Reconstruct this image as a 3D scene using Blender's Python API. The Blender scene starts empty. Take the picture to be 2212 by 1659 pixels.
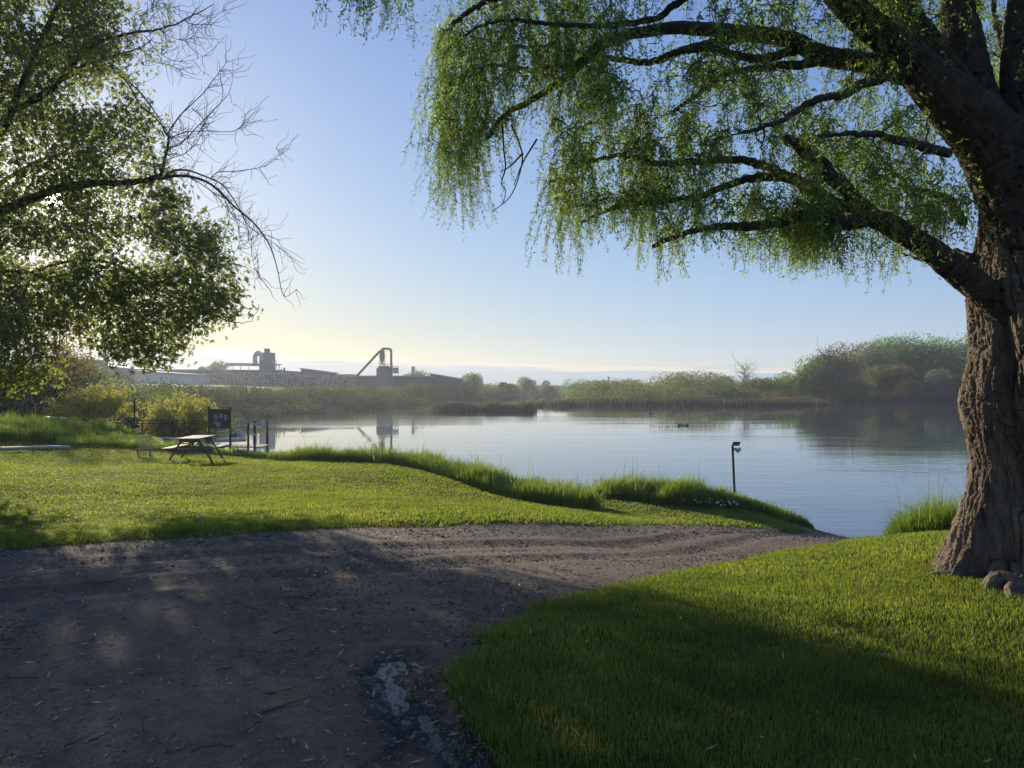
import bpy, math, numpy as np
from mathutils import Vector, Matrix
PI = math.pi
scene = bpy.context.scene
COL = scene.collection
rng = np.random.default_rng(11)
EYE, F, CX, HY = 1.6, 1659.0, 1106.0, 835.0
WATER_Z = -2.0
SUN_EL, SUN_AZ = math.radians(11.85), math.radians(-30.8)   # azimuth from +Y, clockwise positive
SUN_DIR = np.array([math.sin(SUN_AZ)*math.cos(SUN_EL), math.cos(SUN_AZ)*math.cos(SUN_EL), math.sin(SUN_EL)])

def W(vx, vy, Y):
    """a real point at depth Y metres in front of the view point"""
    return np.array([(vx-CX)/F*Y, Y, EYE+(HY-vy)/F*Y])

# ------------------------------------------------------------------ object helpers
def tag(o, label=None, cat=None, group=None, kind=None):
    if label: o['label'] = label
    if cat: o['category'] = cat
    if group: o['group'] = group
    if kind: o['kind'] = kind
    return o

def empty(name, loc=(0, 0, 0), label=None, cat=None, group=None, rz=0.0):
    o = bpy.data.objects.new(name, None)
    o.empty_display_size = 0.2
    COL.objects.link(o)
    o.location = [float(v) for v in loc]
    o.rotation_euler = (0, 0, rz)
    return tag(o, label, cat, group)

class MB:
    """collects polygons and makes one mesh object"""
    def __init__(s):
        s.v, s.q, s.t, s.n, s.tone_v = [], [], [], 0, []
        s.smooth = False
    def add(s, V, Q=None, T=None, tone=None):
        V = np.asarray(V, np.float64).reshape(-1, 3)
        if Q is not None and len(Q): s.q.append(np.asarray(Q, np.int64).reshape(-1, 4)+s.n)
        if T is not None and len(T): s.t.append(np.asarray(T, np.int64).reshape(-1, 3)+s.n)
        s.v.append(V)
        s.tone_v.append(np.broadcast_to(np.asarray(0.5 if tone is None else tone, np.float32), (len(V),)))
        s.n += len(V)
    def box(s, c, size, R=None, bev=0.0):
        c = np.asarray(c, float); h = np.asarray(size, float)/2
        b = min(bev, 0.45*min(size))
        if b <= 0:
            P = np.array([[x, y, z] for z in (-1, 1) for y in (-1, 1) for x in (-1, 1)])*h
            Q = [(0, 2, 3, 1), (4, 5, 7, 6), (0, 1, 5, 4), (2, 6, 7, 3), (0, 4, 6, 2), (1, 3, 7, 5)]
            T = []
        else:
            P, idx = [], {}
            for sx in (-1, 1):
                for sy in (-1, 1):
                    for sz in (-1, 1):
                        for a in range(3):
                            p = np.array([sx, sy, sz])*(h-b); p[a] = (sx, sy, sz)[a]*h[a]
                            idx[(sx, sy, sz, a)] = len(P); P.append(p)
            P = np.array(P); Q, T = [], []
            for a in range(3):
                o1, o2 = [k for k in range(3) if k != a]
                for sg in (-1, 1):
                    ring = []
                    for (u, w) in ((-1, -1), (1, -1), (1, 1), (-1, 1)):
                        k = [0, 0, 0]; k[a] = sg; k[o1] = u; k[o2] = w
                        ring.append(idx[(k[0], k[1], k[2], a)])
                    if (sg > 0) == (a == 1): ring = ring[::-1]
                    Q.append(ring)
            for a in range(3):
                for b2 in range(a+1, 3):
                    c2 = 3-a-b2
                    for u in (-1, 1):
                        for w in (-1, 1):
                            k0 = [0, 0, 0]; k0[a] = u; k0[b2] = w
                            k1 = list(k0); k0[c2] = -1; k1[c2] = 1
                            Q.append([idx[(*k0, a)], idx[(*k1, a)], idx[(*k1, b2)], idx[(*k0, b2)]])
            for sx in (-1, 1):
                for sy in (-1, 1):
                    for sz in (-1, 1):
                        T.append([idx[(sx, sy, sz, a)] for a in range(3)])
        if R is not None: P = P @ np.asarray(R).T
        s.add(P+c, Q, T)
    def bar(s, p, q, w, h, bev=0.0, up=(0, 0, 1)):
        """a rectangular bar from p to q, w across, h along 'up'"""
        p, q = np.asarray(p, float), np.asarray(q, float)
        d = q-p; L = np.linalg.norm(d); d /= L
        up = np.asarray(up, float)
        if abs(d @ up) > 0.98: up = np.array([0, 1., 0])
        x = np.cross(d, up); x /= np.linalg.norm(x); z = np.cross(x, d)
        s.box((p+q)/2, (w, L, h), np.stack([x, d, z], 1), bev)
    def tube(s, P, R, n=6, cap=True, tone=None, rough=0.0):
        P = np.asarray(P, float); k = len(P)
        R = np.broadcast_to(np.asarray(R, float), (k,))
        T = np.gradient(P, axis=0); T /= np.linalg.norm(T, axis=1, keepdims=True)+1e-12
        a = np.array([0, 0, 1.]) if abs(T[0, 2]) < 0.8 else np.array([1., 0, 0])
        u = np.cross(T[0], a); u /= np.linalg.norm(u)
        U = np.empty((k, 3))
        for i in range(k):
            u = u-T[i]*(u @ T[i]); u /= np.linalg.norm(u)+1e-12
            U[i] = u
        B = np.cross(T, U)
        th = np.arange(n)*2*PI/n
        Rv = R[:, None]+0*th[None]
        if rough:
            q = np.cumsum(np.concatenate([[0], np.linalg.norm(np.diff(P, axis=0), axis=1)]))[:, None]
            Rv = Rv+bark_relief(np.cos(th)[None], np.sin(th)[None], q+P[0, 0]*3, R[:, None])*rough
        V = P[:, None]+Rv[:, :, None]*(np.cos(th)[None, :, None]*U[:, None]+np.sin(th)[None, :, None]*B[:, None])
        i = np.arange(k-1)[:, None]*n; j = np.arange(n)[None]; j2 = (j+1) % n
        Q = np.stack([i+j, i+j2, i+n+j2, i+n+j], -1).reshape(-1, 4)
        V = V.reshape(-1, 3); Tr = []
        if cap:
            V = np.concatenate([V, P[:1], P[-1:]])
            Tr = [(k*n, (m+1) % n, m) for m in range(n)]+[(k*n+1, (k-1)*n+m, (k-1)*n+(m+1) % n) for m in range(n)]
        s.add(V, Q, Tr, tone)
    def ball(s, c, r, nu=12, nv=8, tone=None):
        r = np.broadcast_to(np.asarray(r, float), (3,))
        V = [(0, 0, 1)]
        for i in range(1, nv):
            a = PI*i/nv
            for j in range(nu):
                V.append((math.sin(a)*math.cos(2*PI*j/nu), math.sin(a)*math.sin(2*PI*j/nu), math.cos(a)))
        V.append((0, 0, -1))
        T = [(0, 1+j, 1+(j+1) % nu) for j in range(nu)]
        Q = [(1+i*nu+j, 1+(i+1)*nu+j, 1+(i+1)*nu+(j+1) % nu, 1+i*nu+(j+1) % nu) for i in range(nv-2) for j in range(nu)]
        b = 1+(nv-2)*nu
        T += [(len(V)-1, b+(j+1) % nu, b+j) for j in range(nu)]
        s.add(np.array(V)*r+np.asarray(c, float), Q, T, tone)
    def build(s, name, mat, parent=None, smooth=None, off=None):
        V = np.concatenate(s.v).astype(np.float32)
        if off is not None: V = V-np.asarray(off, np.float32)
        me = bpy.data.meshes.new(name)
        q = np.concatenate(s.q) if s.q else np.zeros((0, 4), np.int64)
        t = np.concatenate(s.t) if s.t else np.zeros((0, 3), np.int64)
        me.vertices.add(len(V)); me.vertices.foreach_set('co', V.ravel())
        me.loops.add(q.size+t.size)
        me.loops.foreach_set('vertex_index', np.concatenate([q.ravel(), t.ravel()]).astype(np.int32))
        me.polygons.add(len(q)+len(t))
        st = np.concatenate([np.arange(len(q))*4, q.size+np.arange(len(t))*3]).astype(np.int32)
        me.polygons.foreach_set('loop_start', st)
        sm = s.smooth if smooth is None else smooth
        me.polygons.foreach_set('use_smooth', np.full(len(st), sm, bool))
        at = me.attributes.new('tone', 'FLOAT', 'POINT')
        at.data.foreach_set('value', np.concatenate(s.tone_v).astype(np.float32))
        me.update(calc_edges=True); me.validate()
        me.materials.append(mat)
        o = bpy.data.objects.new(name, me)
        COL.objects.link(o)
        if parent is not None:
            o.parent = parent
        return o

# ------------------------------------------------------------------ numpy noise
def _h(ix, iy, iz, seed):
    n = (ix*374761393+iy*668265263+iz*2147483647+seed*974634777) & 0xffffffff
    n = ((n ^ (n >> 13))*1274126177) & 0xffffffff
    n = ((n ^ (n >> 16))*2246822519) & 0xffffffff
    return ((n ^ (n >> 15)) & 0xffffff)/float(0xffffff)
def vn3(x, y, z, seed=0):
    x, y, z = np.broadcast_arrays(np.asarray(x, float), np.asarray(y, float), np.asarray(z, float))
    ix, iy, iz = [np.floor(a).astype(np.int64) for a in (x, y, z)]
    fx, fy, fz = x-ix, y-iy, z-iz
    fx, fy, fz = [f*f*(3-2*f) for f in (fx, fy, fz)]
    r = 0
    for dx in (0, 1):
        for dy in (0, 1):
            for dz in (0, 1):
                w = (fx if dx else 1-fx)*(fy if dy else 1-fy)*(fz if dz else 1-fz)
                r = r+w*_h(ix+dx, iy+dy, iz+dz, seed)
    return r
def vn2(x, y, seed=0): return vn3(x, y, 0.37, seed)
def fbm2(x, y, seed=0, o=4):
    r, a, t = 0, 1.0, 0
    for k in range(o):
        r = r+a*vn2(x*2**k, y*2**k, seed+k); t += a; a *= 0.5
    return r/t
def sstep(a, b, x):
    t = np.clip((x-a)/(b-a), 0, 1); return t*t*(3-2*t)

def bark_relief(c, d, q, r):
    """furrows and plates of old bark on a stem of radius r, q metres along it"""
    k = r/.53
    f = np.maximum(k, .35)
    wx = vn3(c*4*f, d*4*f, q*5, 95)*.9
    g1 = np.abs(2*vn3(c*10*f+wx*.8, d*10*f+wx*.5, q*3.2+wx, 92)-1)
    g2 = np.abs(2*vn3(c*20*f+wx, d*20*f+wx, q*9, 93)-1)
    g3 = np.abs(2*vn3(c*36*f, d*36*f, q*24, 97)-1)
    th = np.arctan2(d+0*q, c+0*q)
    u = np.floor(th*6.5*f+wx*2.4+vn3(c*9*f, d*9*f, q*11, 88)*1.1).astype(np.int64); v = np.floor(q*4.2+wx*2+vn3(c*14*f, d*14*f, q*5, 87)*1.2+u*.37).astype(np.int64)
    plate = _h(u, v, u*0, 86)
    b = .034*sstep(.01, .2, g1)+.02*sstep(0, .22, g2)*(.4+g1)+.010*sstep(0, .4, g3)+.017*(plate-.5)+.01*vn3(c*50*f, d*50*f, q*36, 94)-.045
    return b*np.clip(k, .25, 1)+.2*r*(vn3(c*1.5, d*1.5, q*1.3, 90)-.5)
def inpoly(px, py, poly):
    c = np.zeros(px.shape, bool); n = len(poly)
    for i in range(n):
        x1, y1 = poly[i]; x2, y2 = poly[(i+1) % n]
        if y1 == y2: continue
        m = (y1 > py) != (y2 > py)
        c ^= m & (px < (x2-x1)*(py-y1)/(y2-y1)+x1)
    return c
def dist_line(px, py, pts, closed=False):
    d = np.full(px.shape, 1e9)
    n = len(pts)
    for i in range(n if closed else n-1):
        x1, y1 = pts[i]; x2, y2 = pts[(i+1) % n]
        dx, dy = x2-x1, y2-y1
        t = np.clip(((px-x1)*dx+(py-y1)*dy)/(dx*dx+dy*dy+1e-12), 0, 1)
        d = np.minimum(d, np.hypot(px-x1-t*dx, py-y1-t*dy))
    return d
def sdist(px, py, poly):
    """negative inside"""
    d = dist_line(px, py, poly, True)
    return np.where(inpoly(px, py, poly), -d, d)
def resample(P, n):
    P = np.asarray(P, float)
    # Catmull-Rom through the points
    Q = np.concatenate([2*P[:1]-P[1:2], P, 2*P[-1:]-P[-2:-1]])
    t = np.linspace(0, len(P)-1-1e-9, n); i = t.astype(int); f = (t-i)[:, None]
    a, b, c, d = Q[i], Q[i+1], Q[i+2], Q[i+3]
    return 0.5*((2*b)+(-a+c)*f+(2*a-5*b+4*c-d)*f**2+(-a+3*b-3*c+d)*f**3)

# ------------------------------------------------------------------ materials
def new_mat(name):
    m = bpy.data.materials.new(name); m.use_nodes = True
    nt = m.node_tree; nt.nodes.clear()
    out = nt.nodes.new('ShaderNodeOutputMaterial')
    return m, nt, out
def N(nt, t, **kw):
    n = nt.nodes.new(t)
    for k, v in kw.items():
        if k in n.inputs.keys() if isinstance(k, str) else False:
            n.inputs[k].default_value = v
        else:
            setattr(n, k, v)
    return n
def ramp(nt, fac, stops):
    r = nt.nodes.new('ShaderNodeValToRGB')
    el = r.color_ramp.elements
    while len(el) < len(stops): el.new(0.5)
    for e, (p, c) in zip(el, stops):
        e.position = p; e.color = (*c, 1) if len(c) == 3 else c
    nt.links.new(fac, r.inputs['Fac'])
    return r.outputs['Color']
def noise(nt, scale, detail=4, rough=0.55, vec=None, dist=0.0):
    n = nt.nodes.new('ShaderNodeTexNoise')
    n.inputs['Scale'].default_value = scale; n.inputs['Detail'].default_value = detail
    n.inputs['Roughness'].default_value = rough; n.inputs['Distortion'].default_value = dist
    if vec is not None: nt.links.new(vec, n.inputs['Vector'])
    return n.outputs['Fac']
def coords(nt, scale=None, kind='Object'):
    tc = nt.nodes.new('ShaderNodeTexCoord')
    if scale is None: return tc.outputs[kind]
    mp = nt.nodes.new('ShaderNodeMapping'); mp.inputs['Scale'].default_value = scale
    nt.links.new(tc.outputs[kind], mp.inputs['Vector'])
    return mp.outputs['Vector']
def math_n(nt, op, a, b=None, c=None, clamp=False):
    m = nt.nodes.new('ShaderNodeMath'); m.operation = op; m.use_clamp = clamp
    for i, v in enumerate((a, b, c)):
        if v is None: continue
        if isinstance(v, (int, float)): m.inputs[i].default_value = v
        else: nt.links.new(v, m.inputs[i])
    return m.outputs[0]
def mixc(nt, fac, a, b, blend='MIX'):
    m = nt.nodes.new('ShaderNodeMix'); m.data_type = 'RGBA'; m.blend_type = blend
    for s, v in ((0, fac), (6, a), (7, b)):
        if isinstance(v, (int, float)): m.inputs[s].default_value = v
        elif isinstance(v, tuple): m.inputs[s].default_value = (*v, 1)
        else: nt.links.new(v, m.inputs[s])
    return m.outputs[2]

def leaf_mat(name, stops, transl=0.5, tcol=(1.5, 1.4, 0.6), rough=0.5, nscale=0.6, namt=0.5, spec=0.3):
    """leaf or blade: diffuse + light through the leaf; colour varies leaf by leaf and clump by clump"""
    m, nt, out = new_mat(name)
    at = N(nt, 'ShaderNodeAttribute', attribute_name='tone')
    nz = noise(nt, nscale, 3, vec=coords(nt))
    f = math_n(nt, 'ADD', at.outputs['Fac'], math_n(nt, 'MULTIPLY', math_n(nt, 'SUBTRACT', nz, 0.5), namt*2), clamp=True)
    col = ramp(nt, f, stops)
    b = N(nt, 'ShaderNodeBsdfPrincipled'); b.inputs['Roughness'].default_value = rough
    b.inputs['Specular IOR Level'].default_value = spec
    nt.links.new(col, b.inputs['Base Color'])
    tr = N(nt, 'ShaderNodeBsdfTranslucent')
    nt.links.new(mixc(nt, 1.0, col, tcol, 'MULTIPLY'), tr.inputs['Color'])
    mx = N(nt, 'ShaderNodeMixShader'); mx.inputs[0].default_value = transl
    nt.links.new(b.outputs[0], mx.inputs[1]); nt.links.new(tr.outputs[0], mx.inputs[2])
    nt.links.new(mx.outputs[0], out.inputs['Surface'])
    return m
def plain(name, col, rough=0.6, metal=0.0, var=0.25, scale=6.0, stretch=(1, 1, 1), bump=0.0, spec=0.5):
    m, nt, out = new_mat(name)
    b = N(nt, 'ShaderNodeBsdfPrincipled')
    vec = coords(nt, stretch)
    nz = noise(nt, scale, 5, 0.6, vec)
    lo = tuple(c*(1-var) for c in col); hi = tuple(min(1, c*(1+var)) for c in col)
    c = ramp(nt, nz, [(0.3, lo), (0.7, hi)])
    nt.links.new(c, b.inputs['Base Color'])
    b.inputs['Roughness'].default_value = rough; b.inputs['Metallic'].default_value = metal
    b.inputs['Specular IOR Level'].default_value = spec
    if bump:
        bp = N(nt, 'ShaderNodeBump'); bp.inputs['Strength'].default_value = bump; bp.inputs['Distance'].default_value = 0.01
        nt.links.new(nz, bp.inputs['Height']); nt.links.new(bp.outputs[0], b.inputs['Normal'])
    nt.links.new(b.outputs[0], out.inputs['Surface'])
    return m

def bark_mat(name, lo, hi, scale=9, bump=0.9, dist=0.03, stretch=(1, 1, 0.22)):
    m, nt, out = new_mat(name)
    v = coords(nt, stretch)
    a = noise(nt, scale, 8, 0.65, v, 0.6)
    b2 = noise(nt, scale*4, 4, 0.6, v)
    k = math_n(nt, 'ADD', math_n(nt, 'MULTIPLY', a, 0.7), math_n(nt, 'MULTIPLY', b2, 0.3))
    at = N(nt, 'ShaderNodeAttribute', attribute_name='tone')
    kk = math_n(nt, 'ADD', k, math_n(nt, 'MULTIPLY', math_n(nt, 'SUBTRACT', at.outputs['Fac'], 0.5), 0.5))
    col = ramp(nt, kk, [(0.28, lo), (0.5, tuple((x+y)/2 for x, y in zip(lo, hi))), (0.72, hi)])
    p = N(nt, 'ShaderNodeBsdfPrincipled'); p.inputs['Roughness'].default_value = 0.9
    p.inputs['Specular IOR Level'].default_value = 0.2
    nt.links.new(col, p.inputs['Base Color'])
    bp = N(nt, 'ShaderNodeBump'); bp.inputs['Strength'].default_value = bump; bp.inputs['Distance'].default_value = dist
    nt.links.new(k, bp.inputs['Height']); nt.links.new(bp.outputs[0], p.inputs['Normal'])
    nt.links.new(p.outputs[0], out.inputs['Surface'])
    return m

M = {}
M['lawn_blade'] = leaf_mat('lawn_blade', [(0.0, (0.08, 0.105, 0.026)), (0.45, (0.135, 0.175, 0.04)), (0.8, (0.175, 0.215, 0.052)), (1.0, (0.26, 0.25, 0.09))], 0.62, (1.75, 1.75, 0.7), 0.5, 0.35, 0.25, .2)
M['tall_blade'] = leaf_mat('tall_blade', [(0.0, (0.06, 0.115, 0.03)), (0.5, (0.10, 0.17, 0.045)), (1.0, (0.18, 0.24, 0.065))], 0.6, (1.8, 1.7, 0.65), 0.45, 0.5, 0.3, .25)
M['willow_leaf'] = leaf_mat('willow_leaf', [(0.0, (0.09, 0.15, 0.065)), (0.5, (0.165, 0.245, 0.095)), (1.0, (0.29, 0.33, 0.115))], 0.62, (1.7, 1.75, 0.8), 0.45, 0.9, 0.4, .25)
M['maple_leaf'] = leaf_mat('maple_leaf', [(0.0, (0.085, 0.115, 0.05)), (0.5, (0.145, 0.18, 0.075)), (1.0, (0.23, 0.24, 0.10))], 0.6, (1.75, 1.7, 0.8), 0.5, 0.3, 0.4, .25)
M['golden_leaf'] = leaf_mat('golden_leaf', [(0.0, (0.19, 0.2, 0.055)), (0.5, (0.3, 0.3, 0.085)), (1.0, (0.42, 0.39, 0.14))], 0.6, (1.5, 1.45, 0.6), 0.5, 0.5, 0.3)
M['shrub_leaf'] = leaf_mat('shrub_leaf', [(0.0, (0.04, 0.07, 0.02)), (0.5, (0.08, 0.13, 0.03)), (1.0, (0.14, 0.2, 0.05))], 0.5, (1.5, 1.5, 0.5), 0.5, 0.4, 0.4)
M['thicket'] = leaf_mat('thicket', [(0.0, (0.045, 0.072, 0.03)), (0.5, (0.078, 0.112, 0.042)), (1.0, (0.135, 0.175, 0.065))], 0.45, (1.4, 1.35, 0.7), 0.7, 0.05, 0.6, .1)
M['far_green'] = leaf_mat('far_green', [(0.0, (0.085, 0.15, 0.045)), (0.5, (0.14, 0.235, 0.065)), (1.0, (0.21, 0.32, 0.095))], 0.5, (1.4, 1.5, 0.8), 0.6, 0.08, 0.5, .1)
M['far_olive'] = leaf_mat('far_olive', [(0.0, (0.09, 0.125, 0.05)), (0.5, (0.145, 0.185, 0.065)), (1.0, (0.22, 0.26, 0.095))], 0.45, (1.4, 1.3, 0.7), 0.6, 0.1, 0.5, .1)
M['far_brown'] = leaf_mat('far_brown', [(0.0, (0.12, 0.12, 0.05)), (0.5, (0.19, 0.175, 0.07)), (1.0, (0.27, 0.24, 0.10))], 0.45, (1.4, 1.2, 0.7), 0.6, 0.12, 0.5, .1)
M['far_grey'] = leaf_mat('far_grey', [(0.0, (0.13, 0.165, 0.11)), (0.5, (0.2, 0.24, 0.16)), (1.0, (0.28, 0.32, 0.22))], 0.45, (1.3, 1.3, 0.8), 0.6, 0.12, 0.4, .1)
M['bud_leaf'] = leaf_mat('bud_leaf', [(0.0, (0.13, 0.115, 0.06)), (0.5, (0.2, 0.17, 0.085)), (1.0, (0.29, 0.23, 0.12))], 0.5, (1.3, 1.1, 0.7), 0.6, 0.3, 0.4)
M['reed'] = leaf_mat('reed', [(0.0, (0.06, 0.055, 0.04)), (0.5, (0.105, 0.09, 0.065)), (1.0, (0.18, 0.15, 0.105))], 0.4, (1.2, 1.1, 0.8), 0.7, 0.15, 0.5)
M['willow_bark'] = bark_mat('willow_bark', (0.03, 0.023, 0.017), (0.24, 0.185, 0.13), 11)
M['dark_bark'] = bark_mat('dark_bark', (0.03, 0.023, 0.017), (0.13, 0.10, 0.075), 6, 0.6, 0.02)
M['shaded_limb_bark'] = bark_mat('shaded_limb_bark', (0.018, 0.013, 0.010), (0.13, 0.10, 0.075), 12, 0.9, 0.02, (1, 1, .6))  # darker copy of the willow bark: canopy shade put into the limb colour
M['twig'] = plain('twig', (0.055, 0.042, 0.028), 0.8, var=0.3)
M['bare_twig'] = plain('bare_twig', (0.11, 0.085, 0.065), 0.8, var=0.3)
M['weathered_wood'] = plain('weathered_wood', (0.24, 0.18, 0.135), 0.75, var=0.35, scale=14, stretch=(6, 0.6, 3), bump=0.3)
M['grey_wood'] = plain('grey_wood', (0.12, 0.10, 0.08), 0.8, var=0.35, scale=14, stretch=(4, 4, 0.8), bump=0.3)
M['dark_wood'] = plain('dark_wood', (0.075, 0.055, 0.045), 0.8, var=0.3, scale=8, stretch=(4, 4, 1), bump=0.3)
M['paper'] = plain('paper', (0.3, 0.32, 0.32), 0.8, var=0.2, scale=30)
M['white_pvc'] = plain('white_pvc', (0.72, 0.73, 0.72), 0.45, var=0.08)
M['pale_pipe'] = plain('pale_pipe', (0.42, 0.42, 0.4), 0.55, var=0.2, scale=5)
M['grey_metal'] = plain('grey_metal', (0.25, 0.26, 0.27), 0.5, 0.3, var=0.15)
M['black_metal'] = plain('black_metal', (0.03, 0.03, 0.032), 0.5, 0.2, var=0.2)
M['panel_blue'] = plain('panel_blue', (0.025, 0.03, 0.045), 0.25, 0.0, var=0.2)
M['cream_plastic'] = plain('cream_plastic', (0.72, 0.68, 0.58), 0.45, var=0.05)
M['works_wall'] = plain('works_wall', (0.10, 0.105, 0.105), 0.8, var=0.15, scale=0.3)
M['works_roof'] = plain('works_roof', (0.24, 0.26, 0.28), 0.5, var=0.1, scale=0.2)
M['works_steel'] = plain('works_steel', (0.14, 0.15, 0.155), 0.6, 0.1, var=0.15, scale=0.6)
M['works_teal'] = plain('works_teal', (0.14, 0.2, 0.2), 0.6, 0.1, var=0.1, scale=0.5)
M['works_pale'] = plain('works_pale', (0.5, 0.52, 0.52), 0.6, var=0.15, scale=0.4)
M['duck_brown'] = plain('duck_brown', (0.06, 0.045, 0.035), 0.7, var=0.4, scale=20)
M['duck_pale'] = plain('duck_pale', (0.5, 0.48, 0.44), 0.7, var=0.2, scale=20)
M['seed_white'] = plain('seed_white', (0.75, 0.75, 0.72), 0.9, var=0.08)
M['petal'] = plain('petal', (0.75, 0.72, 0.45), 0.8, var=0.15)
M['litter'] = leaf_mat('litter', [(0.0, (0.2, 0.14, 0.08)), (0.5, (0.38, 0.3, 0.19)), (1.0, (0.62, 0.56, 0.42))], 0.35, (1.1, 1.0, 0.8), 0.55, 0.5, 0.2, 0.4)
M['stone'] = leaf_mat('stone', [(0.0, (0.05, 0.04, 0.03)), (0.5, (0.15, 0.12, 0.09)), (1.0, (0.38, 0.32, 0.25))], 0.0, (1, 1, 1), 0.85, 0.6, 0.3, .3)
M['chips'] = leaf_mat('chips', [(0.0, (0.05, 0.036, 0.026)), (0.5, (0.24, 0.175, 0.115)), (1.0, (0.6, 0.49, 0.34))], 0.3, (1, 1, 1), 0.8, 0.7, 0.2, 0.2)

def soil_mat():
    m, nt, out = new_mat('lawn_soil')
    v = coords(nt)
    c = ramp(nt, noise(nt, 1.6, 6, 0.6, v), [(0.3, (0.035, 0.05, 0.014)), (0.55, (0.055, 0.08, 0.018)), (0.75, (0.08, 0.085, 0.03))])
    g = noise(nt, 38, 3, 0.6, v)
    c2 = mixc(nt, math_n(nt, 'MULTIPLY', g, 0.6), c, (0.04, 0.045, 0.012))
    p = N(nt, 'ShaderNodeBsdfPrincipled'); p.inputs['Roughness'].default_value = 0.95; p.inputs['Specular IOR Level'].default_value = 0.1
    nt.links.new(c2, p.inputs['Base Color'])
    bp = N(nt, 'ShaderNodeBump'); bp.inputs['Strength'].default_value = 0.8; bp.inputs['Distance'].default_value = 0.03
    nt.links.new(noise(nt, 22, 4, 0.6, v), bp.inputs['Height']); nt.links.new(bp.outputs[0], p.inputs['Normal'])
    nt.links.new(p.outputs[0], out.inputs['Surface'])
    return m
def dirt_mat():
    m, nt, out = new_mat('dirt')
    v = coords(nt)
    at = N(nt, 'ShaderNodeAttribute', attribute_name='tone')   # how wet: 0 dry .. 1 standing mud
    wet = at.outputs['Fac']
    a = noise(nt, 0.9, 5, 0.6, v); b = noise(nt, 60, 4, 0.7, v); d = noise(nt, 9, 5, 0.65, v)
    k = math_n(nt, 'ADD', math_n(nt, 'MULTIPLY', a, 0.35), math_n(nt, 'ADD', math_n(nt, 'MULTIPLY', b, 0.4), math_n(nt, 'MULTIPLY', d, 0.25)))
    dry = ramp(nt, k, [(0.36, (0.05, 0.035, 0.021)), (0.5, (0.13, 0.092, 0.057)), (0.64, (0.26, 0.19, 0.12))])
    mud = ramp(nt, k, [(0.35, (0.016, 0.014, 0.012)), (0.65, (0.04, 0.034, 0.028))])
    shine = math_n(nt, 'MULTIPLY', math_n(nt, 'SUBTRACT', noise(nt, 7, 3, 0.6, coords(nt, (1, 1, 1)), .4), .5), 6.0, clamp=True)
    w2 = math_n(nt, 'MULTIPLY', math_n(nt, 'SUBTRACT', math_n(nt, 'ADD', wet, math_n(nt, 'MULTIPLY', math_n(nt, 'SUBTRACT', d, 0.5), 2.0)), 0.32), 2.6, clamp=True)
    c = mixc(nt, w2, dry, mud)
    p = N(nt, 'ShaderNodeBsdfPrincipled')
    nt.links.new(c, p.inputs['Base Color'])
    nt.links.new(math_n(nt, 'SUBTRACT', 0.92, math_n(nt, 'MULTIPLY', w2, math_n(nt, 'ADD', .12, math_n(nt, 'MULTIPLY', shine, .55)))), p.inputs['Roughness'])
    p.inputs['Specular IOR Level'].default_value = 0.4
    bp = N(nt, 'ShaderNodeBump'); bp.inputs['Strength'].default_value = 0.9; bp.inputs['Distance'].default_value = 0.025
    nt.links.new(math_n(nt, 'ADD', math_n(nt, 'MULTIPLY', b, 0.45), d), bp.inputs['Height']); nt.links.new(bp.outputs[0], p.inputs['Normal'])
    nt.links.new(p.outputs[0], out.inputs['Surface'])
    return m
def bank_mat():
    m, nt, out = new_mat('far_bank')
    v = coords(nt)
    c = ramp(nt, noise(nt, 0.08, 6, 0.6, v), [(0.3, (0.05, 0.055, 0.028)), (0.55, (0.08, 0.075, 0.04)), (0.75, (0.12, 0.10, 0.06))])
    p = N(nt, 'ShaderNodeBsdfPrincipled'); p.inputs['Roughness'].default_value = 0.95; p.inputs['Specular IOR Level'].default_value = 0.1
    nt.links.new(c, p.inputs['Base Color']); nt.links.new(p.outputs[0], out.inputs['Surface'])
    return m
def water_mat():
    m, nt, out = new_mat('water')
    p = N(nt, 'ShaderNodeBsdfPrincipled')
    p.inputs['Base Color'].default_value = (0.075, 0.095, 0.105, 1)
    p.inputs['Roughness'].default_value = 0.03
    p.inputs['IOR'].default_value = 1.6
    v = coords(nt)
    # calm and ruffled patches, long across the wind
    patch = noise(nt, 1.0, 4, 0.55, coords(nt, (0.012, 0.05, 1)), 0.4)
    ruff = math_n(nt, 'MULTIPLY', math_n(nt, 'SUBTRACT', patch, 0.45), 4.5, clamp=True)
    fine = noise(nt, 1.0, 3, 0.5, coords(nt, (0.8, 2.4, 1)))
    swell = noise(nt, 1.0, 2, 0.5, coords(nt, (0.12, 0.45, 1)))
    h = math_n(nt, 'ADD', math_n(nt, 'MULTIPLY', math_n(nt, 'MULTIPLY', fine, ruff), 0.018), math_n(nt, 'MULTIPLY', math_n(nt, 'MULTIPLY', swell, math_n(nt, 'ADD', ruff, .12)), 0.016))
    bp = N(nt, 'ShaderNodeBump'); bp.inputs['Strength'].default_value = 1.0; bp.inputs['Distance'].default_value = 1.0
    nt.links.new(h, bp.inputs['Height']); nt.links.new(bp.outputs[0], p.inputs['Normal'])
    nt.links.new(p.outputs[0], out.inputs['Surface'])
    return m
M['soil'], M['dirt'], M['bank'], M['water'] = soil_mat(), dirt_mat(), bank_mat(), water_mat()

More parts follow.
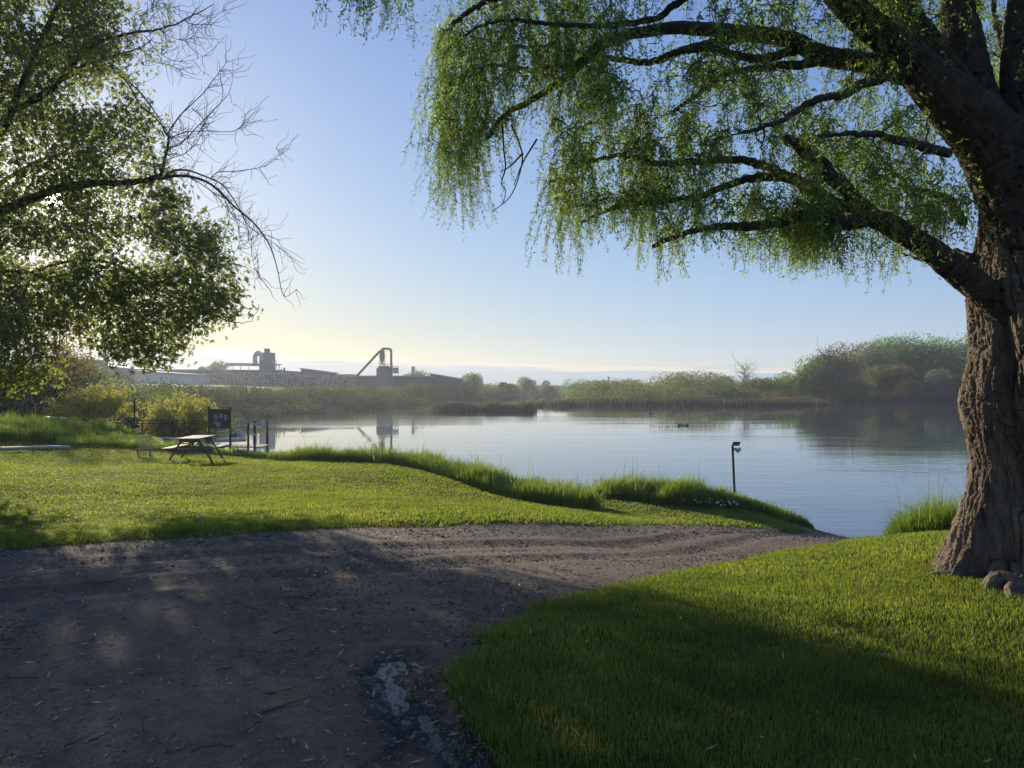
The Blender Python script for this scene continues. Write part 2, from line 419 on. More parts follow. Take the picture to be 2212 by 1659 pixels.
# ------------------------------------------------------------------ terrain
def ctrl():
    P = [(-8, -4, 0), (0, -4, 0), (8, -4, .05), (-12, 3, .05), (-5, 3, 0), (0, 3, 0), (4, 3, 0), (8, 3.5, .1), (13, 2, .1), (-14, 9, .05)]
    for vx, vy, Y in [(600, 1150, 9.3), (1150, 1130, 11.6), (1400, 1134, 14), (1600, 1139, 16.4), (1500, 1231, 7.8), (1700, 1190, 10.3), (1100, 1340, 5.3), (1300, 1172, 10.9),
                      (2100, 1250, 6.5), (2150, 1160, 8.8), (1960, 1161, 9.6), (1850, 1167, 12.4), (0, 1185, 8.2), (0, 1060, 14), (0, 988, 22), (150, 970, 25.5),
                      (300, 977, 25.6), (430, 993, 25), (600, 998, 25.2), (830, 1001, 24.6), (1000, 1045, 20.5), (1100, 1080, 18.5), (1240, 1100, 17.3), (900, 1070, 17),
                      (600, 1080, 14.5), (300, 1090, 13.5), (1400, 1112, 17.8), (1600, 1102, 19.5), (1660, 1122, 18.9), (1587, 1072, 22.3), (1300, 1085, 20)]:
        P.append(tuple(W(vx, vy, Y)))
    P += [(-6.9, 27.6, -1.05), (-3, 26.3, -1.15), (-.5, 22.8, -1.3), (1.5, 20.6, -1.5), (3, 23, -1.65), (6.7, 11.6, -.95), (9, 11, -1.1), (5.9, 14.5, -1.42), (7.2, 16.2, -1.78)]
    for x, y in SHORE_N: P.append((x, y, -2.0))
    P += [(10, 20, -2.9), (10.5, 25, -2.9), (5, 29, -2.9), (0, 31, -2.9), (-5, 35, -2.9), (-8, 38, -2.9), (13, 16.5, -2.9), (18, 14, -2.9), (30, 13, -3)]
    P += [(-20, 20, .0), (-22, 28, 0.1), (-17.5, 29, -.25), (-19, 34, -.5), (-15, 33, -.62), (-22, 40, -.3), (-24, 10, .1)]
    return np.array(P, float)
SHORE_N = [(40, 7), (30, 8.5), (20, 10), (14, 11.5), (10.5, 13), (9, 14.5), (8.7, 16.3), (8.1, 18.1), (7.5, 19.5), (7.8, 21.5), (7, 24), (5, 25.2), (2.5, 25), (.8, 26), (-2, 28.5), (-6, 30.5), (-9.5, 33), (-12, 36), (-15, 41)]
WATER_POLY = [(200, -40), (80, 0)]+SHORE_N+[(-20, 50), (-25, 62), (-31, 85), (-27, 110), (-20.5, 133), (-16, 165), (-7, 215), (4, 262), (25, 300), (70, 330), (75, 316), (38, 285), (22, 250), (12, 205), (6, 160), (8, 147),
                                    (18, 142), (33, 141), (44, 137), (58, 150), (68, 168), (76, 174), (103, 176), (130, 174), (200, 150), (300, 60)]
CP = ctrl()
def _tps(d2): return np.where(d2 > 1e-12, 0.5*d2*np.log(d2+1e-12), 0)
def fit():
    n = len(CP); A = np.zeros((n+3, n+3))
    d2 = ((CP[:, None, :2]-CP[None, :, :2])**2).sum(-1)
    A[:n, :n] = _tps(d2)+np.eye(n)*0.02
    A[:n, n] = 1; A[:n, n+1:] = CP[:, :2]; A[n, :n] = 1; A[n+1:, :n] = CP[:, :2].T
    return np.linalg.solve(A, np.concatenate([CP[:, 2], np.zeros(3)]))
TW = fit()
def h_near(x, y):
    r = TW[-3]+TW[-2]*x+TW[-1]*y
    for i in range(len(CP)):
        r = r+TW[i]*_tps((x-CP[i, 0])**2+(y-CP[i, 1])**2)
    return np.clip(r, -3.2, 0.6)
def h_far(x, y):
    s = sdist(x, y, WATER_POLY)
    left = sstep(15, -10, x-0.12*(y-150))*sstep(30, 60, y)
    land = left*(2.4*sstep(0, 16, s)+0.03*np.clip(s, 0, 60))+(1-left)*(0.25+0.55*sstep(0, 20, s)+0.012*np.clip(s, 0, 80))
    back = sstep(10, -30, y)
    land = land*(1-back)+2.0*back*sstep(0, 14, s)
    return np.where(s > 0, WATER_Z+np.minimum(land, 0.4*s+0.02), WATER_Z-np.clip(-s*0.2, 0, 1.3))
def H(x, y):
    x = np.asarray(x, float); y = np.asarray(y, float)
    w = sstep(36, 44, y)
    w = np.maximum(w, sstep(20, 27, np.abs(x+2)))
    w = np.maximum(w, sstep(-4, -10, y))
    a = h_near(x, y) if np.any(w < 1) else 0
    b = h_far(x, y) if np.any(w > 0) else 0
    return a*(1-w)+b*w
_YS = np.concatenate([np.arange(2.2, 14, .02), np.arange(14, 50, .05)])
def G(vx, vy):
    """where the line of sight through a picture point meets the ground"""
    X = (vx-CX)/F*_YS; Z = EYE+(HY-vy)/F*_YS
    k = np.argmax(H(X, _YS) >= Z)
    return np.array([X[k], _YS[k]])
def gz(x, y): return float(H(np.array([x]), np.array([y]))[0])

up_edge = [G(*p) for p in [(-150, 1200), (0, 1186), (300, 1166), (600, 1150), (900, 1137), (1150, 1131), (1400, 1135), (1500, 1134), (1620, 1141), (1730, 1148)]]
lo_edge = [G(*p) for p in [(1850, 1169), (1760, 1182), (1700, 1192), (1600, 1212), (1500, 1232), (1400, 1254), (1300, 1276), (1200, 1303), (1110, 1340), (1040, 1375), (995, 1425), (968, 1490), (975, 1550), (1030, 1610), (1100, 1680)]]
PATH = [(-30, up_edge[0][1]-.8)]+[tuple(p) for p in up_edge]+[(7.0, 18.9), (8.6, 18.2), (8.5, 17.0)]+[tuple(p) for p in lo_edge]+[(.5, 2.4), (1.2, 0), (1.5, -8), (-30, -8)]
RUT = [tuple(G(*p)) for p in [(860, 1425), (880, 1470), (905, 1530), (960, 1590), (1030, 1640)]]+[(-.02, 2.9), (.3, 2.3)]
RUT2 = [tuple(G(*p)) for p in [(800, 1450), (810, 1510), (850, 1580)]]+[(-.5, 3.0)]

TRACK = [(-14, 4.2), (-8, 4.9), (-4, 5.9), (-1, 7.3), (1.5, 9.4), (4, 12.4), (6.6, 16.4)]
def path_sd(x, y):
    wx = x+0.16*(fbm2(x*1.7, y*1.7, 5, 3)-.5)*2*.6; wy = y+0.16*(fbm2(x*1.7+40, y*1.7, 6, 3)-.5)*2*.6
    return sdist(wx, wy, PATH)+.16*(vn2(x*4.2, y*4.2, 8)-.5)+.09*(vn2(x*11, y*11, 9)-.5)
def lawn_z(x, y, sd):
    return H(x, y)+0.032*sstep(-.02, .35, sd)+0.05*(fbm2(x*.55, y*.55, 21, 3)-.5)*sstep(0, 1, sd)+0.028*(fbm2(x*2.6, y*2.6, 22, 2)-.5)*sstep(0, .6, sd)
def grid_mesh(x0, x1, y0, y1, step, sel, zf, name, mat, tonef=None):
    xs = np.arange(x0, x1+step/2, step); ys = np.arange(y0, y1+step/2, step)
    X, Y = np.meshgrid(xs, ys); nx = len(xs)
    keep = sel((X[:-1, :-1]+X[1:, 1:])/2, (Y[:-1, :-1]+Y[1:, 1:])/2)
    i, j = np.nonzero(keep)
    Q = np.stack([i*nx+j, i*nx+j+1, (i+1)*nx+j+1, (i+1)*nx+j], 1)
    used = np.unique(Q); mp = np.full(X.size, -1); mp[used] = np.arange(len(used))
    x, y = X.ravel()[used], Y.ravel()[used]
    z, tone = zf(x, y)
    return np.stack([x, y, z], 1), mp[Q], tone
GX0, GX1, GY0, GY1 = -26.0, 18.0, -6.0, 42.0
def build_ground():
    mb = MB(); mb.smooth = True
    def zf(x, y):
        sd = path_sd(x, y); return lawn_z(x, y, sd)-.003, None
    infine = lambda x, y: (x > -5.6) & (x < 2.4) & (y > 2.2) & (y < 7.0)
    V, Q, t = grid_mesh(GX0, GX1, GY0, GY1, .1, lambda x, y: (path_sd(x, y) > -.06) & ~infine(x, y), zf, 'lawn', None)
    mb.add(V, Q)
    V, Q, t = grid_mesh(-5.6, 2.4, 2.2, 7.0, .025, lambda x, y: path_sd(x, y) > -.02, zf, 'lawn', None)
    mb.add(V, Q)
    tag(mb.build('lawn', M['soil']), 'mown green lawn sloping down to the river on both sides of the dirt track', 'lawn', kind='structure')
    mb = MB(); mb.smooth = True
    def zd(x, y, fine=False):
        d1 = dist_line(x, y, RUT); d2 = dist_line(x, y, RUT2)
        wet = np.clip(np.exp(-((d1+.09*(fbm2(x*4,y*4,36,2)-.5))/.17)**2)+.6*np.exp(-(d2/.1)**2), 0, 1)*sstep(7.0, 5.2, y)
        edge = np.minimum.reduce([sstep(2.2, 2.5, y), sstep(7.0, 6.6, y), sstep(-5.6, -5.2, x)])
        t1 = np.minimum(dist_line(x, y, TRACK), dist_line(x, y, [(a+.1, b+1.45) for a, b in TRACK]))
        z = H(x, y)+.03*(fbm2(x*.8, y*.8, 31, 3)-.5)-.028*np.exp(-(t1/.2)**2)+.012*np.exp(-((t1-.34)/.1)**2)
        if fine:
            z = z+edge*(.016*(fbm2(x*7, y*7, 32, 4)-.5)-.034*wet+wet*.075*(fbm2((x+.3*y)*10, y*4, 33, 3)-.5)+wet*.03*(fbm2(x*24, y*18, 34, 3)-.5)
                        + .012*np.exp(-((d1-.26)/.06)**2)*sstep(7.0, 5.2, y))
        return z-.012*sstep(-.25, .0, path_sd(x, y))*0, wet
    infine = lambda x, y: (x > -5.6) & (x < 2.4) & (y > 2.2) & (y < 7.0)
    V, Q, t = grid_mesh(-5.6, 2.4, 2.2, 7.0, .02, lambda x, y: path_sd(x, y) < .14, lambda x, y: zd(x, y, True), 'd', None)
    mb.add(V, Q, tone=t)
    V, Q, t = grid_mesh(GX0, GX1, GY0, 21.0, .1, lambda x, y: (path_sd(x, y) < .14) & ~infine(x, y), lambda x, y: zd(x, y, False), 'd', None)
    mb.add(V, Q, tone=t)
    tag(mb.build('dirt_path', M['dirt']), 'dirt boat track littered with leaves, running down to the water with a wet muddy rut', 'track', kind='structure')
    # the wider land: one coarse sheet with the near sheet's footprint left out
    mb = MB(); mb.smooth = True
    xs = np.unique(np.concatenate([np.arange(-460, 461, 20.), np.arange(-120, 140, 4.), [GX0, GX1]]))
    ys = np.unique(np.concatenate([np.arange(-120, 461, 20.), np.arange(-20, 330, 4.), [GY0, GY1]]))
    X, Y = np.meshgrid(xs, ys); nx = len(xs)
    cx, cy = (X[:-1, :-1]+X[1:, 1:])/2, (Y[:-1, :-1]+Y[1:, 1:])/2
    i, j = np.nonzero(~((cx > GX0) & (cx < GX1) & (cy > GY0) & (cy < GY1)))
    mb.add(np.stack([X.ravel(), Y.ravel(), H(X.ravel(), Y.ravel())], 1), np.stack([i*nx+j, i*nx+j+1, (i+1)*nx+j+1, (i+1)*nx+j], 1))
    tag(mb.build('riverbank', M['bank']), 'low brushy land along the far banks of the river', 'riverbank', kind='structure')
    mb = MB(); mb.add([(-455, -115, WATER_Z), (455, -115, WATER_Z), (455, 455, WATER_Z), (-455, 455, WATER_Z)], [(0, 1, 2, 3)])
    tag(mb.build('river', M['water']), 'wide calm blue river mirroring the sky, with faint ripples', 'river', kind='structure')
build_ground()
def puddle():
    m, nt, out = new_mat('puddle_water')
    p = N(nt, 'ShaderNodeBsdfPrincipled'); p.inputs['Base Color'].default_value = (.02, .017, .013, 1); p.inputs['Roughness'].default_value = .16; p.inputs['IOR'].default_value = 1.33; p.inputs['Specular IOR Level'].default_value = .35
    bp = N(nt, 'ShaderNodeBump'); bp.inputs['Strength'].default_value = .25; bp.inputs['Distance'].default_value = .01
    nt.links.new(noise(nt, 9, 3, .5, coords(nt)), bp.inputs['Height']); nt.links.new(bp.outputs[0], p.inputs['Normal']); nt.links.new(p.outputs[0], out.inputs['Surface'])
    mb = MB(); mb.smooth = True
    V, Q, t = grid_mesh(-2.4, 1.2, 2.2, 5.6, .03, lambda x, y: (dist_line(x, y, RUT) < .27) & (path_sd(x, y) < .05), lambda x, y: (H(x, y)+.03*(fbm2(x*.8, y*.8, 31, 3)-.5)-.04, None), 'p', None)
    mb.add(V, Q)
    tag(mb.build('puddle', m), 'shallow broken puddle lying in the muddy rut beside the lawn edge', 'puddle', kind='structure')
puddle()

# ------------------------------------------------------------------ blades
def blades(mb, x, y, z, h, w, lean, tone, yaw=None, flop=1.0):
    """each blade: a quad and a tapering tip, bent over"""
    n = len(x)
    yaw = rng.uniform(0, 2*PI, n) if yaw is None else yaw
    fac = yaw+rng.uniform(-.6, .6, n)+PI/2
    dx, dy = np.cos(yaw), np.sin(yaw); sx, sy = np.cos(fac)*w/2, np.sin(fac)*w/2
    b = np.stack([x, y, z], 1)
    m = b+np.stack([dx*lean*h*.3, dy*lean*h*.3, h*.6], 1)
    t = b+np.stack([dx*lean*h, dy*lean*h, h*(1-.35*np.minimum(lean, 1.2)*flop)], 1)
    s = np.stack([sx, sy, np.zeros(n)], 1)
    V = np.stack([b-s, b+s, m+s*.8, m-s*.8, t], 1).reshape(-1, 3)
    k = np.arange(n)[:, None]*5
    mb.add(V, k+np.array([[0, 1, 2, 3]]), k+np.array([[3, 2, 4]]), np.repeat(tone, 5))
def lawn_grass():
    mb = MB()
    zones = [(2.3, 4.5, 9000, .0034, .05), (4.5, 7, 6000, .0044, .046), (7, 10.5, 3100, .0066, .044), (10.5, 16, 1000, .013, .048), (16, 23, 520, .02, .042), (23, 31, 320, .028, .04)]
    for y0, y1, dens, w, h in zones:
        x0, x1 = -.75*y1-.8, .75*y1+.8
        x0 = max(x0, -24); x1 = min(x1, 15)
        n = int((x1-x0)*(y1-y0)*dens)
        x = rng.uniform(x0, x1, n); y = rng.uniform(y0, y1, n)
        k = np.abs(x) < .75*y+.8; x, y = x[k], y[k]
        sd = path_sd(x, y)
        k = sd > .12*(rng.random(len(x))-.5)-.28*(rng.random(len(x)) < .12)*rng.random(len(x)); x, y, sd = x[k], y[k], sd[k]
        z = lawn_z(x, y, sd)
        k = (z > -1.93)
        x, y, z, sd = x[k], y[k], z[k], sd[k]
        tuft = fbm2(x*5.5, y*5.5, 41, 2); big = fbm2(x*.9, y*.9, 42, 3)
        hh = h*(.2+.95*tuft+.55*big)*rng.uniform(.6, 1.25, len(x))
        hh *= 1+.25*sstep(.35, .1, sd)-.45*sstep(.08, -.1, sd)
        blades(mb, x, y, z-.004, hh, w*rng.uniform(.7, 1.2, len(x)), rng.uniform(.1, .95, len(x)), np.clip(.45+.9*(big-.5)+.5*(vn2(x*2.3, y*2.3, 44)-.5)+rng.normal(0, .14, len(x))+(rng.random(len(x)) < .015+.05*sstep(.5, .75, vn2(x*1.4, y*1.4, 45)))*.5, 0, 1))
    tag(mb.build('lawn_grass', M['lawn_blade']), 'short mown grass blades covering the lawn', 'grass', kind='stuff')
lawn_grass()

def along(line, n, w, w_end=None):
    """n points beside a line, 0..w to its left-hand side (towards the water)"""
    L = resample(line, 200)
    seg = np.hypot(*np.diff(L, axis=0).T); c = np.concatenate([[0], np.cumsum(seg)])
    u = rng.uniform(0, c[-1], n); i = np.clip(np.searchsorted(c, u)-1, 0, 198); f = ((u-c[i])/seg[i])[:, None]
    P = L[i]*(1-f)+L[i+1]*f
    T = (L[i+1]-L[i])/seg[i][:, None]
    nrm = np.stack([-T[:, 1], T[:, 0]], 1)
    ww = w if w_end is None else w+(w_end-w)*u/c[-1]
    o = rng.random(n)**1.1
    return P+nrm*(o*ww)[:, None], o, u/c[-1]
def tall_grass(name, P, o, h, w, label, hz=None, seed=0, edge=None):
    mb = MB()
    x, y = P[:, 0], P[:, 1]
    z = lawn_z(x, y, np.full(len(x), 1.0))
    k = z > -2.25
    x, y, z, o = x[k], y[k], z[k], o[k]
    cl = np.clip((fbm2(x*1.1, y*1.1, 60+seed, 3)-.5)*2+.5, 0, 1); fine = vn2(x*4, y*4, 61+seed)
    hh = h*(.18+.85*cl+.55*fine)*rng.uniform(.55, 1.2, len(x))*np.where(rng.random(len(x)) < .012, 1.7, 1)*(.6+.4*sstep(0, .15, o))*(.55+.45*sstep(1.0, .8, o))
    if hz is not None: hh *= hz[k]
    blades(mb, x, y, z-.02, hh, w*rng.uniform(.7, 1.3, len(x)), rng.uniform(.12, .85, len(x))**1.2, np.clip(.35+.5*cl+rng.normal(0, .13, len(x)), 0, 1), flop=.8)
    tag(mb.build(name, M['tall_blade']), label, 'tall grass', kind='stuff')
edge_line = [tuple(G(*p)) for p in [(130, 968), (220, 968), (300, 973), (380, 978), (500, 987), (600, 996), (720, 999), (830, 1002), (900, 1016), (1000, 1046), (1100, 1080), (1180, 1093), (1240, 1101)]]
P, o, u = along(edge_line, 24000, 2.2, 1.4)
tall_grass('tall_grass', P, o, .58, .018, 'tall green grass along the bank behind the left lawn, from the picnic table to the point', hz=.6+.45*sstep(.3, .5, u)+.1*sstep(.75, 1, u), seed=1)
back_line = [tuple(G(*p)) for p in [(1180, 1086), (1260, 1083), (1330, 1083), (1420, 1091), (1500, 1096), (1590, 1102), (1650, 1112), (1690, 1128)]]
P, o, u = along(back_line, 19000, 2.6, 1.0)
tall_grass('tall_grass', P, o, .56, .016, 'tall green grass on the low bank around the solar lamp post', hz=1-.7*sstep(.86, 1, u), seed=2)
n = 22000
P = np.stack([rng.uniform(5.8, 8.4, n), rng.uniform(10.9, 12.7, n)], 1)
q = ((P[:, 0]-7.0)/1.2)**2+((P[:, 1]-11.8)/.9)**2
P, q = P[q < 1], q[q < 1]
tall_grass('tall_grass', P, np.full(len(P), .5), .95, .010, 'rounded clump of tall grass on the bank just left of the willow trunk', hz=.25+.75*np.sqrt(np.clip(1-q, 0, 1)), seed=3)
n = 16000
P = np.stack([rng.uniform(-22, -14.6, n), rng.uniform(26.2, 31.5, n)], 1)
P = P[P[:, 1] > 26.2+.25*np.clip(P[:, 0]+17, 0, 3)]
tall_grass('tall_grass', P, np.full(len(P), .5), .68, .022, 'tall sunlit grass on the mound at the left edge of the lawn', hz=.45+.6*sstep(-14.6, -17.5, P[:, 0]), seed=4)

# ------------------------------------------------------------------ litter
def flat_bits(mb, x, y, z, L, w, tilt, tone):
    n = len(x); a = rng.uniform(0, 2*PI, n)
    d = np.stack([np.cos(a), np.sin(a), rng.normal(0, tilt, n)], 1)*L[:, None]/2
    s = np.stack([-np.sin(a), np.cos(a), rng.normal(0, tilt*1.5, n)], 1)*w[:, None]/2
    c = np.stack([x, y, z+np.abs(d[:, 2])+.003], 1)
    up = np.array([0, 0, 1.])*(L*rng.uniform(-.03, .12, n))[:, None]
    V = np.stack([c-d+up, c+s-d*.15, c+d+up, c-s+d*.1], 1).reshape(-1, 3)
    mb.add(V, np.arange(n)[:, None]*4+np.array([[0, 1, 2, 3]]), None, np.repeat(tone, 4))
def GRAVEL():
    mb = MB()
    O = np.array([[1, 0, 0], [0, 1, 0], [-1, 0, 0], [0, -1, 0], [0, 0, 1], [0, 0, -1.]])
    TT = np.array([[0, 1, 4], [1, 2, 4], [2, 3, 4], [3, 0, 4], [1, 0, 5], [2, 1, 5], [3, 2, 5], [0, 3, 5]])
    for y0, y1, n, s in ((2.3, 4.5, 16000, .005), (4.5, 8, 26000, .0068), (8, 13, 26000, .009), (13, 19, 20000, .012)):
        x = rng.uniform(-.75*y1, .6*y1, n); y = rng.uniform(y0, y1, n)
        k = (path_sd(x, y) < .03) & (vn2(x*1.1, y*1.1, 75)+.5*vn2(x*4, y*4, 76)+rng.uniform(-.35, .35, n) > .62); x, y = x[k], y[k]; m = len(x)
        r = s*rng.lognormal(0, .45, m)[:, None, None]
        V = O[None]*r*rng.uniform(.55, 1.2, (m, 6, 1))*np.array([1, 1, .6])
        a = rng.uniform(0, 2*PI, m); ca, sa = np.cos(a)[:, None], np.sin(a)[:, None]
        V = np.stack([V[..., 0]*ca-V[..., 1]*sa*1.3, V[..., 0]*sa+V[..., 1]*ca*1.3, V[..., 2]], -1)+np.stack([x, y, H(x, y)+s*.15], 1)[:, None]
        mb.add(V.reshape(-1, 3), None, (np.arange(m)[:, None, None]*6+TT[None]).reshape(-1, 3), np.repeat(np.clip(rng.normal(.45, .25, m), 0, 1), 6))
    tag(mb.build('gravel', M['stone']), 'small grey-brown gravel stones worked into the dirt track', 'gravel', kind='stuff')
def litter():
    mb = MB()
    for y0, y1, n in ((2.4, 6, 1500), (6, 11, 2300), (11, 19, 1800)):
        x = rng.uniform(-.75*y1, .6*y1, n); y = rng.uniform(y0, y1, n)
        k = (path_sd(x, y) < .02) & (fbm2(x*.7, y*.7, 71, 3)+rng.uniform(-.25, .25, n) > .42); x, y = x[k], y[k]
        z = H(x, y)
        L = rng.uniform(.03, .075, len(x)); flat_bits(mb, x, y, z, L, L*rng.uniform(.14, .3, len(x)), .18, np.clip(rng.normal(.6, .25, len(x)), 0, 1))
    n = 700; x = rng.uniform(-6, 6, n); y = rng.uniform(3, 13, n); sd = path_sd(x, y); k = (sd > .1) & (rng.random(n) < .35+.6*sstep(1.5, 0, sd)); x, y, sd = x[k], y[k], sd[k]
    L = rng.uniform(.03, .07, len(x)); flat_bits(mb, x, y, lawn_z(x, y, sd)+rng.uniform(.015, .04, len(x)), L, L*.22, .45, np.clip(rng.normal(.5, .25, len(x)), 0, 1))
    tag(mb.build('fallen_leaves', M['litter']), 'narrow dry willow leaves scattered over the dirt track and the lawn edges', 'fallen leaves', kind='stuff')
    mb = MB()
    for y0, y1, n, s in ((2.4, 7, 12000, .022), (6.5, 12, 40000, .036), (12, 19, 34000, .06)):
        x = rng.uniform(-.75*y1, .6*y1, n); y = rng.uniform(y0, y1, n)
        k = (path_sd(x, y) < .05) & (fbm2(x*.5+9, y*.5, 72, 3)+rng.uniform(-.3, .3, n)+.12*sstep(-1, 3, x) > .5); x, y = x[k], y[k]
        L = rng.uniform(.4, 1.4, len(x))*s; flat_bits(mb, x, y, H(x, y), L, L*rng.uniform(.25, .6, len(x)), .16, np.clip(rng.normal(.38, .3, len(x)), 0, 1))
    GRAVEL()
    tag(mb.build('bark_chips', M['chips']), 'brown bark chips and leaf crumbs covering the dirt track', 'bark chips', kind='stuff')
    mb = MB()
    for k in range(110):
        y = rng.uniform(2.8, 9); x = rng.uniform(-.7*y, .4*y)
        if path_sd(np.array([x]), np.array([y]))[0] > 0: continue
        z = gz(x, y)+.006; a = rng.uniform(0, 2*PI); L = rng.uniform(.06, .28)
        t = np.linspace(-.5, .5, 6); P = np.stack([x+np.cos(a)*t*L+rng.normal(0, .008, 6), y+np.sin(a)*t*L+rng.normal(0, .008, 6), z+rng.uniform(0, .012, 6)], 1)
        mb.tube(P, np.linspace(.004, .0018, 6), 4)
    tag(mb.build('twigs', M['twig']), 'small dry twigs lying on the dirt track', 'twigs', kind='stuff')
    mb = MB()
    n = 260; x = rng.uniform(-13, 2, n); y = rng.uniform(9, 24, n)
    k = (path_sd(x, y) > .3) & (vn2(x*.5, y*.5, 80)+rng.uniform(-.3, .3, n) > .45) & (H(x, y) > -1.2); x, y = x[k], y[k]
    z = lawn_z(x, y, path_sd(x, y))+.05
    L = rng.uniform(.02, .045, len(x)); flat_bits(mb, x, y, z, L, L*.7, .5, np.full(len(x), .5))
    n = 14; x = rng.uniform(.3, 5, n); y = rng.uniform(3, 8, n); k = path_sd(x, y) > .1; x, y = x[k], y[k]
    L = rng.uniform(.012, .03, len(x)); flat_bits(mb, x, y, lawn_z(x, y, path_sd(x, y))+.045, L, L*.6, .5, np.full(len(x), .5))
    tag(mb.build('fallen_petals', M['petal']), 'pale yellow petals and seed fluff scattered on the grass', 'petals', kind='stuff')
litter()

# ------------------------------------------------------------------ trees
def wander(p, q, n, amp, sag=0.0):
    """a crooked twig from p to q"""
    t = np.linspace(0, 1, n)[:, None]
    P = p*(1-t)+q*t
    j = rng.normal(0, 1, (n, 3)); j[0] = 0; j[-1] = 0
    if n > 3: j[1:-1] = (j[:-2]+2*j[1:-1]+j[2:])/2.2
    L = np.linalg.norm(q-p)
    P = P+j*amp*L
    P[:, 2] += sag*L*4*t[:, 0]*(1-t[:, 0])
    return P
class Skeleton:
    def __init__(s): s.p, s.r = [], []
    def limb(s, mb, pts, r0, r1, sides=8, n=None, wob=.0, pw=1.0, rough=0.0):
        pts = np.asarray(pts, float); n = n or max(8, len(pts)*5)
        P = resample(pts, n)
        if wob: P[1:] += np.cumsum(rng.normal(0, wob, (n-1, 3)), 0)*.35+rng.normal(0, wob*.4, (n-1, 3))
        R = r1+(r0-r1)*(1-np.linspace(0, 1, n))**pw
        R = R*(1+.05*np.sin(np.linspace(0, 14, n)+rng.uniform(0, 6)))
        mb.tube(P, R, sides, rough=rough)
        s.p.append(P); s.r.append(R)
        return P
    def grow(s, mb, centres, r_tip=.004, amp=.07, sag=.06, sides=4, frac=.55, nseg=7):
        """join each leaf cluster to the nearest wood already there, nearest clusters first"""
        nodes = np.concatenate(s.p); rad = np.concatenate(s.r)
        buf = np.zeros((len(nodes)+len(centres)*nseg, 3)); br = np.zeros(len(buf)); m = len(nodes)
        buf[:m] = nodes; br[:m] = rad
        d0 = np.array([np.min(((nodes-c)**2).sum(1)) for c in centres])
        for c in centres[np.argsort(d0)]:
            d = ((buf[:m]-c)**2).sum(1); k = int(np.argmin(d))
            P = wander(buf[k], c, nseg, amp, sag)
            L = math.sqrt(d[k]); r0 = min(br[k]*frac, r_tip*1.5+.016*L)
            R = np.linspace(max(r0, r_tip), r_tip, nseg)
            mb.tube(P, R, sides, cap=False)
            buf[m:m+nseg-1] = P[1:]; br[m:m+nseg-1] = R[1:]; m += nseg-1
        s.p, s.r = [buf[:m]], [br[:m]]
def sample_poly(poly, n, weight=None):
    poly = np.asarray(poly, float); lo, hi = poly.min(0), poly.max(0); out = []
    tot = 0
    while tot < n:
        c = rng.uniform(lo, hi, (n*2, 2)); k = inpoly(c[:, 0], c[:, 1], poly)
        if weight is not None: k &= rng.random(len(c)) < weight(c[:, 0], c[:, 1])
        out.append(c[k]); tot += k.sum()
    return np.concatenate(out)[:n]
def rand_dirs(n):
    v = rng.normal(0, 1, (n, 3)); return v/np.linalg.norm(v, axis=1, keepdims=True)
def lance_leaves(mb, base, dirn, L, w, tone):
    """narrow leaves with a folded midrib"""
    n = len(base); side = np.cross(dirn, rand_dirs(n)); side /= np.linalg.norm(side, axis=1, keepdims=True)+1e-9
    nr = np.cross(dirn, side)
    L = L[:, None]; w = w[:, None]
    mid = base+dirn*L*.42+nr*L*.05
    V = np.stack([base, mid+side*w/2-nr*w*.15, base+dirn*L-nr*L*.08, mid-side*w/2-nr*w*.15], 1).reshape(-1, 3)
    mb.add(V, np.arange(n)[:, None]*4+np.array([[0, 1, 2, 3]]), None, np.repeat(tone, 4))
def lobed_leaves(mb, base, dirn, L, tone):
    """maple-like: three pointed lobes spreading from the stalk"""
    n = len(base); side = np.cross(dirn, rand_dirs(n)); side /= np.linalg.norm(side, axis=1, keepdims=True)+1e-9
    nr = np.cross(dirn, side); L = L[:, None]; V = []
    for a, l in ((0, 1.0), (.95, .8), (-.95, .8)):
        d = dirn*math.cos(a)+side*math.sin(a); sd = -dirn*math.sin(a)+side*math.cos(a)
        V += [base, base+d*L*l*.5+sd*L*.2, base+d*L*l-nr*L*.15, base+d*L*l*.5-sd*L*.2]
    V = np.stack(V, 1).reshape(-1, 3); k = np.arange(n)[:, None]*12
    for o in (0, 4, 8): pass
    mb.add(V, np.concatenate([k+np.array([[o, o+1, o+2, o+3]]) for o in (0, 4, 8)]), None, np.repeat(tone, 12))
def cards(mb, c, s, tone, flat=.6, out=None, jit=.75):
    """small leaf sprays; with out given they face mostly outwards, as leaves turned to the light do"""
    n = len(c)
    if out is None: nr = rand_dirs(n)
    else:
        nr = out+rand_dirs(n)*jit; nr /= np.linalg.norm(nr, axis=1, keepdims=True)+1e-9
    d = np.cross(nr, rand_dirs(n)); d /= np.linalg.norm(d, axis=1, keepdims=True)+1e-9
    side = np.cross(d, nr)
    s = np.asarray(s)[:, None]
    V = np.stack([c-d*s*.5, c+side*s*flat*.5, c+d*s*.5, c-side*s*flat*.5], 1).reshape(-1, 3)
    mb.add(V, np.arange(n)[:, None]*4+np.array([[0, 1, 2, 3]]), None, np.repeat(tone, 4))

